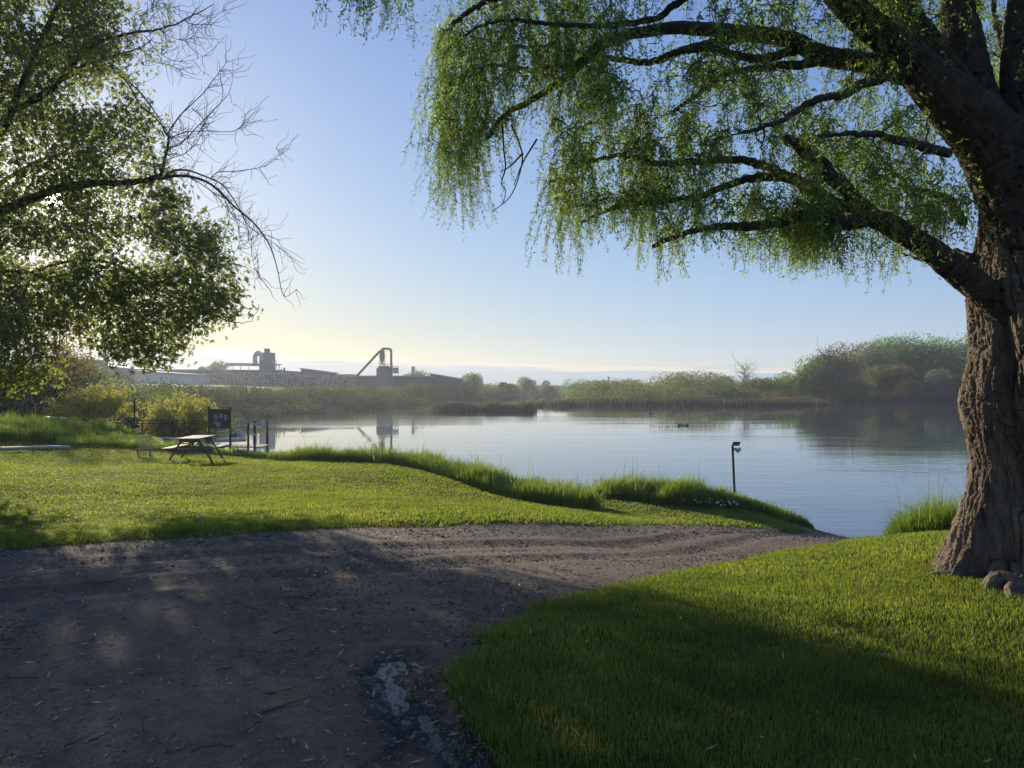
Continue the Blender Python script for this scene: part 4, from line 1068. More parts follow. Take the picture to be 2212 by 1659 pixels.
bare_tree('bare_tree', at(1732, 182), 182, EYE+(HY-796)/F*182+1.6, 7, 'thin leafless tree leaning beside the lone rounded tree on the far bank', 40)
# scrub and low trees in the middle distance that stand out one by one
MD = [
    (1480, 178, 812, 22, 'far_olive', 'long low yellow-green willow thicket behind the marsh reeds, left of the middle bare tree', 12),
    (1320, 186, 826, 20, 'far_olive', 'low pale green willow mound on the marsh beyond the reed island', 10),
    (1640, 184, 822, 16, 'far_olive', 'low grey-green scrub mound right of the middle bare tree', 9),
    (1700, 188, 806, 8, 'far_green', 'small round green tree right of the middle bare tree', 7),
    (1465, 245, 810, 10, 'far_green', 'flat-topped dark evergreen rising over the scrub at the left of the long thicket', 8),
    (1560, 215, 808, 9, 'far_green', 'ragged dark tree behind the long yellow-green thicket', 8),
    (1016, 226, 811, 8, 'far_green', 'round tree on the skyline just right of the last works building', 8),
    (1088, 250, 820, 5, 'far_green', 'small dark round tree on the skyline over the river bend', 6),
    (1110, 250, 822, 5, 'far_green', 'second small dark tree on the skyline over the river bend', 6),
    (1135, 255, 814, 7, 'far_grey', 'airy pale tree on the skyline above the river bend', 7),
    (1185, 262, 816, 7, 'far_grey', 'second feathery tree on the skyline, right of the airy pale one', 7),
    (1240, 270, 822, 12, 'far_green', 'wide low tree on the skyline above the narrow channel', 8),
    (1290, 280, 825, 12, 'far_green', 'low dark tree left of the thin mast on the skyline', 8),
    (1375, 282, 824, 12, 'far_brown', 'brownish low tree right of the thin mast on the skyline', 8),
    (1420, 270, 828, 12, 'far_green', 'low green tree on the skyline left of the flat-topped evergreen', 8),
    (302, 215, 779, 7, 'far_green', 'tall poplar pair in front of the pale works roof', 8),
    (284, 215, 788, 4, 'far_green', 'slim conifer left of the poplar at the works', 5),
    (462, 222, 783, 8, 'far_grey', 'airy tree behind the long duct of the works', 8),
    (440, 222, 788, 4, 'far_grey', 'small airy tree left of the long works duct', 5),
    (895, 216, 806, 9, 'far_green', 'tree on the bank top beside the small hopper', 7),
]
for i, (vx, Y, vy, w, mt, lab, nl) in enumerate(MD):
    x = at(vx, Y); z = gz(x, Y); h = EYE+(HY-vy)/F*Y-z
    tree('tree' if h > 3.9 else 'shrub', x, Y, h, w, mt, lab, 'tree' if h > 3.9 else 'bush', n=3000+int(w*150), card=.42, base=.05, nl=nl, seed=60+i, group='trees along the far bank')

def mass(name, lobes, n, card, mat, label, cat, vert=0.0):
    mb = MB(); P, k = crown_points(n, lobes, .5)
    tn = np.random.default_rng(5).random(len(lobes))
    P[:, 2] = np.maximum(P[:, 2], np.minimum(H(P[:, 0], P[:, 1]), 99)-.1)
    cards(mb, P, card*rng.uniform(.5, 1.3, n), np.clip(.08+.8*tn[k]+rng.normal(0, .12, n), 0, 1), .6, LASTN)
    tag(mb.build(name, M[mat]), label, cat, kind='stuff')
# left bank thicket: lobes set along the shore, crests following the bank
lob = []
shoreL = resample([(-20, 50), (-25, 62), (-31, 85), (-27, 110), (-20.5, 133), (-16, 165), (-7, 215), (4, 262), (25, 300)], 300)
top_v = np.array([(-400, 800), (0, 822), (60, 815), (120, 800), (200, 800), (250, 806), (320, 819), (400, 827), (480, 830), (560, 836), (640, 840), (700, 843), (760, 845), (830, 841), (860, 829), (930, 822), (1000, 820), (1060, 827), (1160, 829), (1300, 832)], float)
for k in range(420):
    i = int(rng.integers(0, 300)); p = shoreL[i]; d = -rng.uniform(0, 1)**.8*(14 if p[1] < 230 else 8)
    tg = shoreL[min(i+1, 299)]-shoreL[max(i-1, 0)]; tg /= np.linalg.norm(tg); nrm = np.array([-tg[1], tg[0]])
    q = p-nrm*d*1.0
    x, y = q[0], q[1]; vx = CX+x/y*F
    zt = EYE+(HY-np.interp(vx, top_v[:, 0], top_v[:, 1]))/F*y
    zg = gz(x, y); f = min(1, (abs(d)+2)/10)
    r = rng.uniform(1.1, 3.2)*(1 if y < 150 else 1.2)
    ztop = zg+(zt-zg)*f*rng.uniform(.5, 1.0)
    zc = max(ztop-r*.8, zg+.3); lob.append((x, y, zc, r, r, max(.8, min(r*.9, ztop-zc+.2))))
    if zc-zg > 2: lob.append((x-1, y, zg+(zc-zg)*.45, r, r, r*.8))
mass('bank_thicket', lob, 150000, .34, 'thicket', 'dense hazy thicket of bushes covering the left river bank below the works', 'thicket')
# thicket on the near left shore, behind the fence
lob = []
for k in range(120):
    y = rng.uniform(44, 84); x = rng.uniform(-.72, -.40)*y-2
    zg = gz(x, y); vx = CX+x/y*F; zt = EYE+(HY-np.interp(vx, top_v[:, 0], top_v[:, 1]))/F*y
    r = rng.uniform(1.1, 2.2); ztop = zg+(max(zt, zg+1.5)-zg)*rng.uniform(.5, .95)
    lob.append((x, y, max(ztop-r*.8, zg+.4), r, r, r*.85)); lob.append((x, y-.5, zg+.5, r*1.1, r*1.1, r*.7))
mass('bank_thicket', lob, 55000, .2, 'thicket', 'dark tangled brush on the slope behind the golden bushes at the left', 'thicket')
# far wooded line closing the horizon
lob = []
for k in range(150):
    vx = rng.uniform(980, 2500); Y = rng.uniform(255, 330); x = at(vx, Y); r = rng.uniform(3, 5.5)
    zt = EYE+(HY-rng.uniform(826, 834))/F*Y
    lob.append((x, Y, zt-r*.7, r*1.3, r, r*.8)); lob.append((x, Y, -.5, r*1.3, r, 1.8))
for k in range(60):
    vx = rng.uniform(-500, 240); Y = rng.uniform(215, 260); x = at(vx, Y); r = rng.uniform(3, 5)
    lob.append((x, Y, EYE+rng.uniform(0, 2)-r*.3, r*1.3, r, r*.9))
mass('far_woods', lob, 60000, .65, 'far_green', 'low hazy line of far woods along the horizon', 'woods')
# scrub on the marsh between the thickets
lob = []
for k in range(170):
    vx = rng.uniform(1240, 2150); y0 = np.interp(vx, [1240, 1500, 1700, 1800, 2150], [160, 156, 168, 180, 182]); Y = y0+rng.uniform(0, 22); x = at(vx, Y)
    r = rng.uniform(1.0, 2.4); zg = gz(x, Y); lob.append((x, Y, zg+r*.55, r*1.3, r, r*.75))
mass('marsh_scrub', lob, 36000, .33, 'far_olive', 'grey-green scrub on the marsh behind the reed beds', 'scrub')
# reeds: islands and margins
def reeds(name, pts, w, h, n, label, bw=.09, lump=1.5):
    mb = MB()
    L = resample(pts, 120); i = rng.integers(0, 120, n); P = L[i]+rng.normal(0, 1, (n, 2))*np.asarray(w)
    cl = np.clip((fbm2(P[:, 0]*.33, P[:, 1]*.33, 150, 3)-.5)*lump+.5, 0, 1)
    z = np.maximum(H(P[:, 0], P[:, 1]), WATER_Z-.1)
    hh = h*(.3+1.0*cl)*rng.uniform(.6, 1.15, n)
    blades(mb, P[:, 0], P[:, 1], z, hh, bw*rng.uniform(.7, 1.5, n), rng.uniform(.05, .55, n), np.clip(.2+.6*cl+rng.normal(0, .15, n), 0, 1))
    tag(mb.build(name, M['reed']), label, 'reeds', kind='stuff')
reeds('reed_island', [(-11, 116), (-6, 115), (0, 114.5), (2.4, 114)], (.6, 1.2), 1.75, 5200, 'low brown reed island standing in the river in front of the far marsh', lump=.9)
reeds('reed_bed', [(4, 142), (12, 144), (24, 144), (33, 143), (44, 139.5), (54, 146), (60, 153)], (1.6, 1.8), 1.5, 12000, 'brown reed bed along the far marsh edge in the middle of the river')
reeds('reed_bed', [(62, 160), (70, 171), (78, 176), (92, 177.5), (104, 178), (130, 176), (150, 170)], (1.6, 1.2), 1.7, 9000, 'rust-brown reed bed at the water edge below the grove on the right')

# ---- left side: shrubs near the lawn
def near_bush(name, x, y, h, w, mat, label, n, card, nl, seed, base=.05, cat='bush'):
    return tree(name, x, y, h, w, mat, label, cat, n=n, card=card, base=base, nl=nl, seed=seed, thin=True)
def shoot_bush(x, y, h, w, mat, label, shoots, leaf, seed):
    """many arching shoots from one stool, leafy along their outer part"""
    r = np.random.default_rng(seed); z = gz(x, y); root = empty('shrub', (x, y, z), label, 'bush')
    st, lf = MB(), MB()
    for k in range(shoots):
        a = r.uniform(0, 2*PI); sp = r.uniform(0, 1)**.6; hh = h*r.uniform(.55, 1.0)*(1-.35*sp*sp); ow = w*.5*sp
        b = np.array([math.cos(a)*.25*w*r.random(), math.sin(a)*.25*w*r.random(), -.1])
        P = resample([b, b+[math.cos(a)*ow*.25, math.sin(a)*ow*.25, hh*.5], b+[math.cos(a)*ow*.65, math.sin(a)*ow*.65, hh*.88], b+[math.cos(a)*ow*1.02, math.sin(a)*ow*1.02, hh*r.uniform(.86, 1.05)]], 12)
        P[1:] += np.cumsum(r.normal(0, .02, (11, 3)), 0)
        st.tube(P, np.linspace(.016, .004, 12), 4, cap=False)
        m = 70; u = r.uniform(.25, 1.0, m)*11; i0 = u.astype(int).clip(0, 10); f = (u-i0)[:, None]
        c = P[i0]*(1-f)+P[i0+1]*f+r.normal(0, .09, (m, 3))*(1.25-.6*u[:, None]/11)
        cards(lf, c, leaf*r.uniform(.6, 1.3, m), np.clip(r.normal(.45, .15)+r.normal(0, .12, m), 0, 1), .5, np.tile([math.cos(a)*.5, math.sin(a)*.5, .5], (m, 1)), 1.0)
    st.build('stems', M['bare_twig'], root); lf.build('crown', M[mat], root)
shoot_bush(at(205, 37.5), 37.5, 2.6, 3.3, 'golden_leaf', 'golden-green bush behind the fence, the left one of two', 160, .11, 301)
shoot_bush(at(392, 37.5), 37.5, 2.9, 3.3, 'golden_leaf', 'golden-green bush behind the fence, beside the notice board', 170, .11, 302)
shoot_bush(at(340, 36.4), 36.4, 1.7, 1.7, 'golden_leaf', 'smaller golden bush in front of the gap between the two golden bushes', 36, .10, 303)
near_bush('shrub', at(262, 47), 47, 3.5, 3.4, 'far_grey', 'grey twiggy bush on the slope behind the golden bushes', 2600, .2, 8, 304)
near_bush('budding_tree', at(118, 46), 46, 6.6, 5.2, 'bud_leaf', 'thin pale budding tree seen under the big tree at the left', 2600, .16, 10, 306, .35, 'tree')
near_bush('shrub', at(30, 46), 46, 3.8, 7, 'thicket', 'dark bush on the slope at the left edge above the grass mound', 5200, .26, 9, 307)
near_bush('shrub', at(150, 58), 58, 4.4, 6, 'far_olive', 'dark olive bush on the slope below the small square building', 4200, .28, 9, 308)

# ------------------------------------------------------------------ picnic table
def picnic_table():
    c = G(424, 997); x, y = c; z = float(lawn_z(np.array([x]), np.array([y]), np.array([1.]))[0])+.02
    root = empty('picnic_table', (x, y, z), 'weathered wooden picnic table with attached benches on the left lawn', 'picnic table', rz=math.radians(94))
    root.scale = (.92, .92, .95)
    mb = MB()
    for k in range(5): mb.box((0, (k-2)*.152, .745), (1.75, .144, .038), bev=.005)
    mb.build('tabletop', M['weathered_wood'], root)
    for s in (-1, 1):
        mb = MB()
        for k in range(2): mb.box((0, s*(.63+k*.15), .43), (1.75, .142, .038), bev=.005)
        mb.build('bench', M['weathered_wood'], root)
    for ex in (-.58, .58):
        for s in (-1, 1):
            mb = MB(); mb.bar((ex, s*.72, -.02), (ex, s*.26, .72), .045, .095, .005, up=(1, 0, 0)); mb.build('leg', M['grey_wood'], root)
        mb = MB(); mb.bar((ex+.047*np.sign(ex), -.76, .37), (ex+.047*np.sign(ex), .76, .37), .042, .09, .005); mb.build('bench_support', M['grey_wood'], root)
        mb = MB(); mb.bar((ex+.047*np.sign(ex), -.35, .68), (ex+.047*np.sign(ex), .35, .68), .042, .085, .005); mb.build('top_cleat', M['grey_wood'], root)
        mb = MB(); mb.bar((ex*.95, 0, .38), (ex*.2, 0, .71), .04, .085, .005); mb.build('brace', M['grey_wood'], root)
picnic_table()

def lawn_screen():
    c = G(311, 986); x, y = c; z = float(lawn_z(np.array([x]), np.array([y]), np.array([1.]))[0])
    root = empty('wire_stand', (x, y, z), 'small dark wire-mesh stand on two short wooden feet left of the picnic table', 'stand', rz=.15)
    for s in (-1, 1):
        mb = MB(); mb.box((s*.19, 0, .11), (.035, .05, .26), bev=.004); mb.box((s*.19, .02, .015), (.04, .3, .035), bev=.004); mb.build('foot', M['grey_wood'], root)
    mb = MB(); mb.box((0, 0, .20), (.5, .06, .035), bev=.004); mb.build('crossbar', M['weathered_wood'], root)
    mb = MB()
    for k in range(13): mb.bar((-.24+k*.04, .02, .22), (-.24+k*.04, .02, .62), .009, .009)
    for k in range(11): mb.bar((-.245, .031, .23+k*.039), (.245, .031, .23+k*.039), .009, .009)
    mb.build('mesh_panel', M['black_metal'], root)
lawn_screen()

def notice_board():
    Y = 32.5; x0, x1 = at(452, Y), at(497, Y); xm = (x0+x1)/2; z = gz(xm, Y); wd = x1-x0
    root = empty('notice_board', (xm, Y, z), 'dark wooden notice board with paper notices pinned to it, by the dock', 'notice board', rz=.06)
    zt = EYE+(HY-879)/F*Y-z
    for s in (-1, 1):
        mb = MB(); mb.box((s*wd/2, 0, zt/2-.1), (.07, .07, zt+.2), bev=.006); mb.build('post', M['dark_wood'], root)
    zb = EYE+(HY-926)/F*Y-z
    mb = MB(); mb.box((0, .0, (zt+zb)/2-.04), (wd-.09, .03, zt-zb-.1), bev=.003); panel = mb.build('panel', M['dark_wood'], root)
    mb = MB(); mb.box((0, -.03, zt+.015), (wd+.16, .22, .035), bev=.004); mb.build('cap_board', M['grey_wood'], root)
    for px, py, pw, ph in ((-.16, .02, .15, .22), (.06, .07, .14, .2), (.25, .0, .13, .24), (-.2, -.22, .1, .14), (-.05, -.29, .18, .22)):
        mb = MB(); mb.box((px, -.019, (zt+zb)/2+py+.02), (pw, .004, ph)); mb.build('paper', M['paper'], panel)
notice_board()

def fence():
    Y = 35.0; xs = [at(v, Y) for v in (150, 190, 205, 307, 378, 398, 445)]
    root = empty('rail_fence', (xs[0], Y, gz(xs[0], Y)), 'thin dark rail fence in front of the golden bushes', 'fence'); off = root.location
    ztop = EYE+(HY-906)/F*Y
    for x in xs:
        mb = MB(); zg = gz(x, Y); mb.tube([(x, Y, zg-.2), (x, Y, ztop+.02-.004*(x-xs[0]))], .028, 8); mb.build('post', M['black_metal'], root, off=off)
    for dz in (.0, -.12):
        mb = MB(); t = np.linspace(0, 1, 12); P = np.stack([xs[0]+(xs[-1]-xs[0])*t, 0*t+Y-.03, ztop+dz-.07*t-.02*np.sin(t*9)**2], 1); mb.tube(P, .02, 8); mb.build('rail', M['black_metal'], root, off=off)
    mb = MB()
    for k in range(60):
        x = xs[0]+(xs[-1]-xs[0])*k/59.; mb.tube([(x, Y+.02, gz(x, Y)+.02), (x, Y+.02, ztop-.1)], .004, 3)
    mb.build('wire_mesh', M['black_metal'], root, off=off)
    x = at(290, 34.6); z = gz(x, 34.6)
    mb = MB(); mb.tube([(0, 0, -.3), (0, 0, EYE+(HY-930)/F*34.6-z)], .055, 10); mb.tube([(0, 0, EYE+(HY-930)/F*34.6-z), (.02, 0, EYE+(HY-858)/F*34.6-z)], .04, 10)
    o = mb.build('tall_post', M['black_metal']); o.location = (x, 34.6, z); tag(o, 'tall thin dark post standing up in front of the golden bushes', 'post')
    # gangway rail at the left end
    x = at(95, 34); z = gz(x, 34); root = empty('handrail', (x, 34, z), 'short pale handrail with a forked prop at the left end of the fence', 'handrail')
    zt = EYE+(HY-901)/F*34-z; L = at(145, 34)-x
    mb = MB(); mb.bar((0, 0, zt), (L, 0, zt-.04), .07, .07, .006); mb.build('rail', M['white_pvc'], root)
    mb = MB(); mb.bar((.05, 0, zt-.04), (.13, 0, zt-.22), .03, .03); mb.bar((.25, 0, zt-.04), (.15, 0, zt-.22), .03, .03); mb.bar((.14, 0, zt-.2), (.14, 0, -.1), .05, .05); mb.build('prop', M['grey_metal'], root)
    mb = MB(); mb.bar((L*.75, 0, zt-.05), (L*.75, 0, -.1), .05, .05); mb.build('post', M['grey_metal'], root)
fence()

def dock():
    Y = 34.0; x0 = at(455, Y); x1 = at(572, Y); zd = -1.05
    root = empty('boat_dock', (x0, Y, zd), 'small wooden dock with white pipes and rails at the water edge behind the picnic table', 'dock'); off = np.array(root.location)
    mb = MB()
    for k in range(16):
        x = x0+(x1-x0)*(k+.5)/16; mb.box((x, Y+.3, zd), ((x1-x0)/16-.012, 1.5, .045), bev=.004)
    mb.build('deck', M['grey_wood'], root, off=off)
    for v, yy, ztv in ((458, Y-.4, 930), (505, Y-.4, 921), (543, Y-.4, 909), (557, Y-.4, 908), (562, Y+1.0, 911)):
        x = at(v, Y); mb = MB(); mb.tube([(x, yy, -2.6), (x, yy, EYE+(HY-ztv)/F*Y)], .05, 10); mb.build('post', M['dark_wood'], root, off=off)
    def pipe(a, b, r, mat='white_pvc', dy=-.5, nm='pipe'):
        mb = MB(); p = W(*a, Y+dy); q = W(*b, Y+dy); mb.tube([p, q], r, 10); mb.build(nm, M[mat], root, off=off)
    pipe((468, 951), (531, 950), .085); pipe((521, 931), (521, 948), .07); pipe((507, 932), (519, 930), .045); pipe((470, 933), (492, 931), .035)
    pipe((540, 915), (557, 918), .035, nm='rail'); pipe((540, 937), (556, 940), .035, nm='rail'); pipe((568, 908), (569, 923), .045)
    pipe((556, 918), (568, 917), .03, 'grey_metal', nm='rail'); pipe((505, 926), (543, 918), .02, 'grey_metal', nm='rail'); pipe((500, 938), (515, 939), .03, 'grey_metal')
    mb = MB(); p = W(508, 940, Y-.3); mb.box(p, (.26, .3, .22), bev=.03); mb.tube([p+[0, 0, .11], p+[0, 0, .25]], .05, 10); mb.tube([p+[.1, 0, .05], p+[.32, 0, .05], p+[.4, 0, -.1]], .04, 8); mb.build('pump', M['grey_metal'], root, off=off)
    # long pipe on the bank
    mb = MB(); Y2 = 33.6; P = resample([W(205, 946, Y2), W(290, 947, Y2), W(380, 948, Y2), W(440, 950, Y2)], 20); mb.tube(P, .07, 10)
    tag(mb.build('water_pipe', M['white_pvc']), 'long pale straight pipe lying along the bank behind the tall grass', 'pipe')
    mb = MB()
    pts = [(G(v, r)) for v, r in ((-160, 975), (-60, 974), (0, 974), (60, 973), (110, 973), (150, 971))]
    P = np.array([(p[0], p[1], gz(p[0], p[1])+.075+.02*math.sin(k*2)) for k, p in enumerate(pts)])
    P = resample(P, 90); mb.smooth = True; mb.tube(P, .062+.006*np.sin(np.arange(90)*2.4), 12)
    tag(mb.build('drain_pipe', M['pale_pipe']), 'pale corrugated drain pipe lying on the grass at the left edge', 'pipe')
dock()

def lamp_post():
    c = G(1588, 1078); x, y = c[0], c[1]; z = gz(x, y)
    zt = EYE+(HY-961)/F*y-z
    root = empty('lamp_post', (x, y, z), 'slim dark post with a small solar panel and cream security lamp in the bank grass', 'lamp post')
    lean = -(1588-1582)/F*y
    mb = MB(); mb.tube([(0, 0, -.3), (lean, 0, zt)], .034, 12); mb.build('pole', M['black_metal'], root)
    a = math.radians(38)
    R = np.array(Matrix.Rotation(math.radians(-35), 3, 'Z') @ Matrix.Rotation(a, 3, 'X'))
    mb = MB(); mb.box((lean+.10, -.03, zt+.035), (.20, .16, .016), R, .003); mb.build('solar_panel', M['panel_blue'], root)
    mb = MB(); mb.bar((lean, 0, zt-.02), (lean+.1, -.03, zt+.02), .02, .02); mb.build('bracket', M['black_metal'], root)
    mb = MB(); mb.smooth = True
    mb.box((lean+.055, -.02, zt-.11), (.05, .05, .07), bev=.01)
    for s in (0, 1):
        q = np.array([lean+.10+.055*s, -.05-.03*s, zt-.115+.01*s])
        mb.tube([q+[0, .06, .02], q+[0, 0, 0], q+[0, -.05, -.02]], [.03, .05, .058], 14)
    mb.build('lamp_head', M['cream_plastic'], root)
    mb = MB(); mb.box((lean+.14, -.04, zt-.185), (.075, .06, .045), bev=.01); mb.tube([(lean+.1, -.03, zt-.11), (lean+.13, -.04, zt-.17)], .012, 8); mb.build('sensor', M['grey_metal'], root)
lamp_post()

# ------------------------------------------------------------------ dandelion clocks
def dandelions():
    spots = [(995, 472), (1068, 478), (1095, 484), (1110, 486), (1128, 456), (1145, 480), (1165, 492), (1180, 478), (1212, 494), (1228, 500), (1254, 480), (1268, 484), (1240, 512), (1272, 504), (1290, 492), (1305, 510), (1322, 498), (1344, 502), (662, 510), (690, 505), (612, 494), (620, 524), (792, 521), (844, 533), (448, 512), (690, 522)]
    proto = None
    for k, (a, b) in enumerate(spots):
        vx, vy = (1600+a*.4521)*.72, (1300+b*.4521)*.72
        p = G(vx, vy+5)
        z = float(lawn_z(p[:1], p[1:], np.array([1.]))[0])
        if proto is None:
            proto = empty('dandelion', (0, 0, 0), 'white dandelion seed head standing in the low lawn near the lamp post', 'dandelion', 'dandelion clocks on the low lawn')
            mb = MB(); mb.tube([(0, 0, 0), (.006, 0, .08), (.004, 0, .16)], .003, 5); mb.build('stem', M['tall_blade'], proto)
            mb = MB(); mb.smooth = True; mb.ball((.004, 0, .178), .026, 10, 7); mb.build('seed_head', M['seed_white'], proto)
            o = proto
        else:
            o = proto.copy(); COL.objects.link(o)
            for ch in list(proto.children):
                cc = ch.copy(); cc.parent = o; COL.objects.link(cc)
        o.location = (p[0], p[1], z); s = rng.uniform(.7, 1.15); o.scale = (s, s, s); o.rotation_euler = (rng.normal(0, .12), rng.normal(0, .12), rng.uniform(0, 6))
dandelions()

# ------------------------------------------------------------------ ducks
def duck(vx, vy, label, rz):
    Y = (EYE-WATER_Z)*F/(vy-HY); x = at(vx, Y)
    root = empty('duck', (x, Y, WATER_Z), label, 'duck', 'ducks on the river', rz)
    mb = MB(); mb.smooth = True
    P = resample([(-.24, 0, .12), (-.16, 0, .07), (0, 0, .05), (.12, 0, .07), (.19, 0, .13), (.205, 0, .21), (.225, 0, .245), (.27, 0, .245)], 30)
    R = np.interp(np.linspace(0, 1, 30), [0, .12, .35, .55, .68, .8, .9, 1], [.01, .06, .105, .09, .05, .04, .046, .015])
    mb.tube(P, R, 12); mb.build('body', M['duck_brown'], root)
    mb = MB(); mb.smooth = True
    for s in (-1, 1): mb.ball((-.04, s*.075, .085), (.14, .035, .05), 10, 6)
    mb.build('wings', M['duck_pale'], root)
    mb = MB(); mb.bar((.26, 0, .24), (.32, 0, .235), .03, .014, .003); mb.build('bill', M['litter'], root)
duck(1470, 919, 'brown duck swimming in mid-river, left of a close pair', 2.8)
duck(1482, 919.5, 'brown duck swimming in mid-river, right of a close pair', .4)
duck(1408, 894, 'tiny duck farthest left near the far reeds', 3.0)
duck(1450, 890, 'tiny duck alone nearest the far reed bed', .2)
duck(1867, 889, 'duck on the dark reflection of the grove, left of two', 3.1)
duck(1873, 889.5, 'duck on the dark reflection of the grove, right of two', .1)

# ------------------------------------------------------------------ the works beyond the left bank
def works():
    Y = 190.0
    def X(v): return at(v, Y)
    def Z(v): return EYE+(HY-v)/F*Y
    z0 = 1.2
    def shed(name, v0, v1, y0, y1, depth, label, wall='works_wall', roof='works_roof', yy=Y, cat='building', roofh=.25, extra=None):
        s = yy/Y; xa, xb = at(v0, yy), at(v1, yy); za, zb = EYE+(HY-y0)/F*yy, EYE+(HY-y1)/F*yy
        root = empty(name, ((xa+xb)/2, yy, z0), label, cat); off = np.array(root.location)
        mb = MB(); V = [(xa, yy, z0-2), (xb, yy, z0-2), (xb, yy+depth, z0-2), (xa, yy+depth, z0-2), (xa, yy, za), (xb, yy, zb), (xb, yy+depth, zb), (xa, yy+depth, za)]
        mb.add(V, [(0, 1, 5, 4), (1, 2, 6, 5), (2, 3, 7, 6), (3, 0, 4, 7), (4, 5, 6, 7)]); mb.build('wall', M[wall], root, off=off)
        mb = MB(); e = .35
        V = [(xa-e, yy-e, za+.02), (xb+e, yy-e, zb+.02), (xb+e, yy+depth+e, zb+.02), (xa-e, yy+depth+e, za+.02)]; V += [(a, b, c+roofh) for a, b, c in V]
        mb.add(V, [(0, 1, 5, 4), (1, 2, 6, 5), (2, 3, 7, 6), (3, 0, 4, 7), (4, 5, 6, 7), (3, 2, 1, 0)]); mb.build('roof', M[roof], root, off=off)
        if extra: extra(root, off, xa, xb, yy, za, zb)
        return root
    def seams(root, off, xa, xb, yy, za, zb):
        mb = MB()
        n = 18
        for k in range(n+1):
            x = xa+(xb-xa)*k/n; mb.box((x, yy-.03, (z0-2+min(za, zb))/2), (.18, .06, min(za, zb)-z0+1.9))
        mb.build('wall_ribs', M['works_steel'], root, off=off)
    def vent(root, off, xa, xb, yy, za, zb):
        mb = MB(); x = (xa+xb)/2; mb.tube([(x, yy+3, za), (x, yy+3, za+.6)], .35, 10); mb.box((x, yy+3, za+.75), (1.1, 1.1, .25), bev=.05); mb.build('roof_vent', M['works_steel'], root, off=off)
    shed('square_building', 140, 188, 777, 778, 9, 'small square building with a roof vent above the bank at the far left', yy=170, extra=vent)
    shed('low_building', 222, 300, 793, 802, 16, 'low works building with a pale sloping roof behind the poplars', roof='works_roof', yy=186, roofh=.5)
    shed('low_shed', 292, 408, 803, 811, 12, 'long low shed with a pale blue-grey roof in front of the works', wall='works_pale', yy=176, roofh=.3)
    shed('works_hall', 358, 600, 800, 801.5, 24, 'long dark hall of the works below the tall dust collector', yy=Y+8, extra=seams)
    shed('wedge_building', 650, 709, 797, 805.5, 10, 'dark works building with a wedge-shaped sloping roof between the two towers', yy=Y+6)
    shed('end_hall', 700, 935, 813, 814, 18, 'low dark hall of the works under the cyclone tower', yy=Y+12)
    shed('pitched_building', 930, 993, 808, 819, 14, 'dark building with a sloping roof at the right end of the works', yy=Y+14)
    # openwork storage racks
    def rack(v0, v1, yt, yb, label, n, rows):
        xa, xb = X(v0), X(v1); zt, zb = Z(yt), Z(yb)
        root = empty('storage_rack', ((xa+xb)/2, Y-4, zb), label, 'storage rack'); off = np.array(root.location)
        mb = MB()
        for k in range(n+1):
            x = xa+(xb-xa)*k/n
            for yy in (Y-5, Y-2): mb.box((x, yy, (zt+zb)/2-.5), (.22, .22, zt-zb+1))
        for r in range(rows+1):
            z = zb+(zt-zb)*r/rows
            for yy in (Y-5.1, Y-1.9): mb.box(((xa+xb)/2, yy, z), (xb-xa+.3, .16, .2))
        mb.build('frame', M['works_steel'], root, off=off)
        for k in range(n):
            for r in range(rows):
                if rng.random() < .72:
                    mb = MB()
                    w_ = (xb-xa)/n*rng.uniform(.45, .85); h_ = (zt-zb)/rows*rng.uniform(.4, .7)
                    mb.box((xa+(xb-xa)*(k+.5)/n, Y-3.4, zb+(zt-zb)*r/rows+.12+h_/2), (w_, 1.8, h_)); mb.build('stored_load', M['works_pale'], root, off=off)
    rack(476, 650, 804, 829, 'open steel storage rack with pale loads along the works front, under the dust collector', 22, 4)
    rack(650, 772, 810, 832, 'open steel storage rack with pale loads right of the wedge-roofed building', 16, 4)
    # dust collector
    xt = (X(564)+X(591))/2; root = empty('dust_collector', (xt, Y, z0), 'tall grey-green dust collector tower with a bent duct on the works roof', 'industrial tower'); off = np.array(root.location)
    mb = MB(); wd = X(591)-X(564)
    mb.box((xt, Y, (Z(804)+Z(762))/2-1), (wd, wd, Z(762)-Z(804)+2), bev=.12); mb.build('body', M['works_teal'], root, off=off)
    mb = MB(); mb.box((X(577), Y, (Z(753)+Z(762))/2), (X(582)-X(572), 1.2, Z(753)-Z(762)+.02), bev=.04); mb.build('stack', M['works_teal'], root, off=off)
    mb = MB(); mb.box(((X(550)+X(603))/2, Y, Z(787.5)), (X(603)-X(550), wd+1.6, .18))
    for k in range(9):
        x = X(592)+(X(603)-X(592))*k/8.; mb.box((x, Y-wd/2-.7, Z(787.5)+.55), (.05, .05, 1.0))
    mb.box((X(597.5), Y-wd/2-.7, Z(787.5)+1.05), (X(603)-X(592)+.1, .06, .06))
    for v in (596, 602): mb.bar((X(v), Y, Z(803)), (X(v+1), Y, Z(788)), .16, .16)
    mb.build('platform', M['works_steel'], root, off=off)
    mb = MB(); mb.smooth = True; P = resample([(X(556), Y-1.5, Z(787)), (X(555), Y-1.5, Z(775)), (X(557), Y-1.5, Z(766)), (X(562), Y-1.4, Z(763)), (X(568), Y-1.2, Z(769)), (X(570), Y-1, Z(778))], 40); mb.tube(P, .58, 14); mb.build('bent_duct', M['works_pale'], root, off=off)
    mb = MB(); mb.smooth = True; P = resample([(X(478), Y+2, Z(801)), (X(478), Y+2, Z(793)), (X(482), Y+1.5, Z(787.5)), (X(490), Y+1, Z(787)), (X(530), Y, Z(787.3)), (X(563), Y-.5, Z(788))], 60); mb.tube(P, .38, 12); mb.build('long_duct', M['works_pale'], root, off=off)
    mb = MB()
    for v in (500, 518, 536): mb.bar((X(v), Y+.5, Z(788)), (X(v), Y+.5, Z(803)), .1, .1)
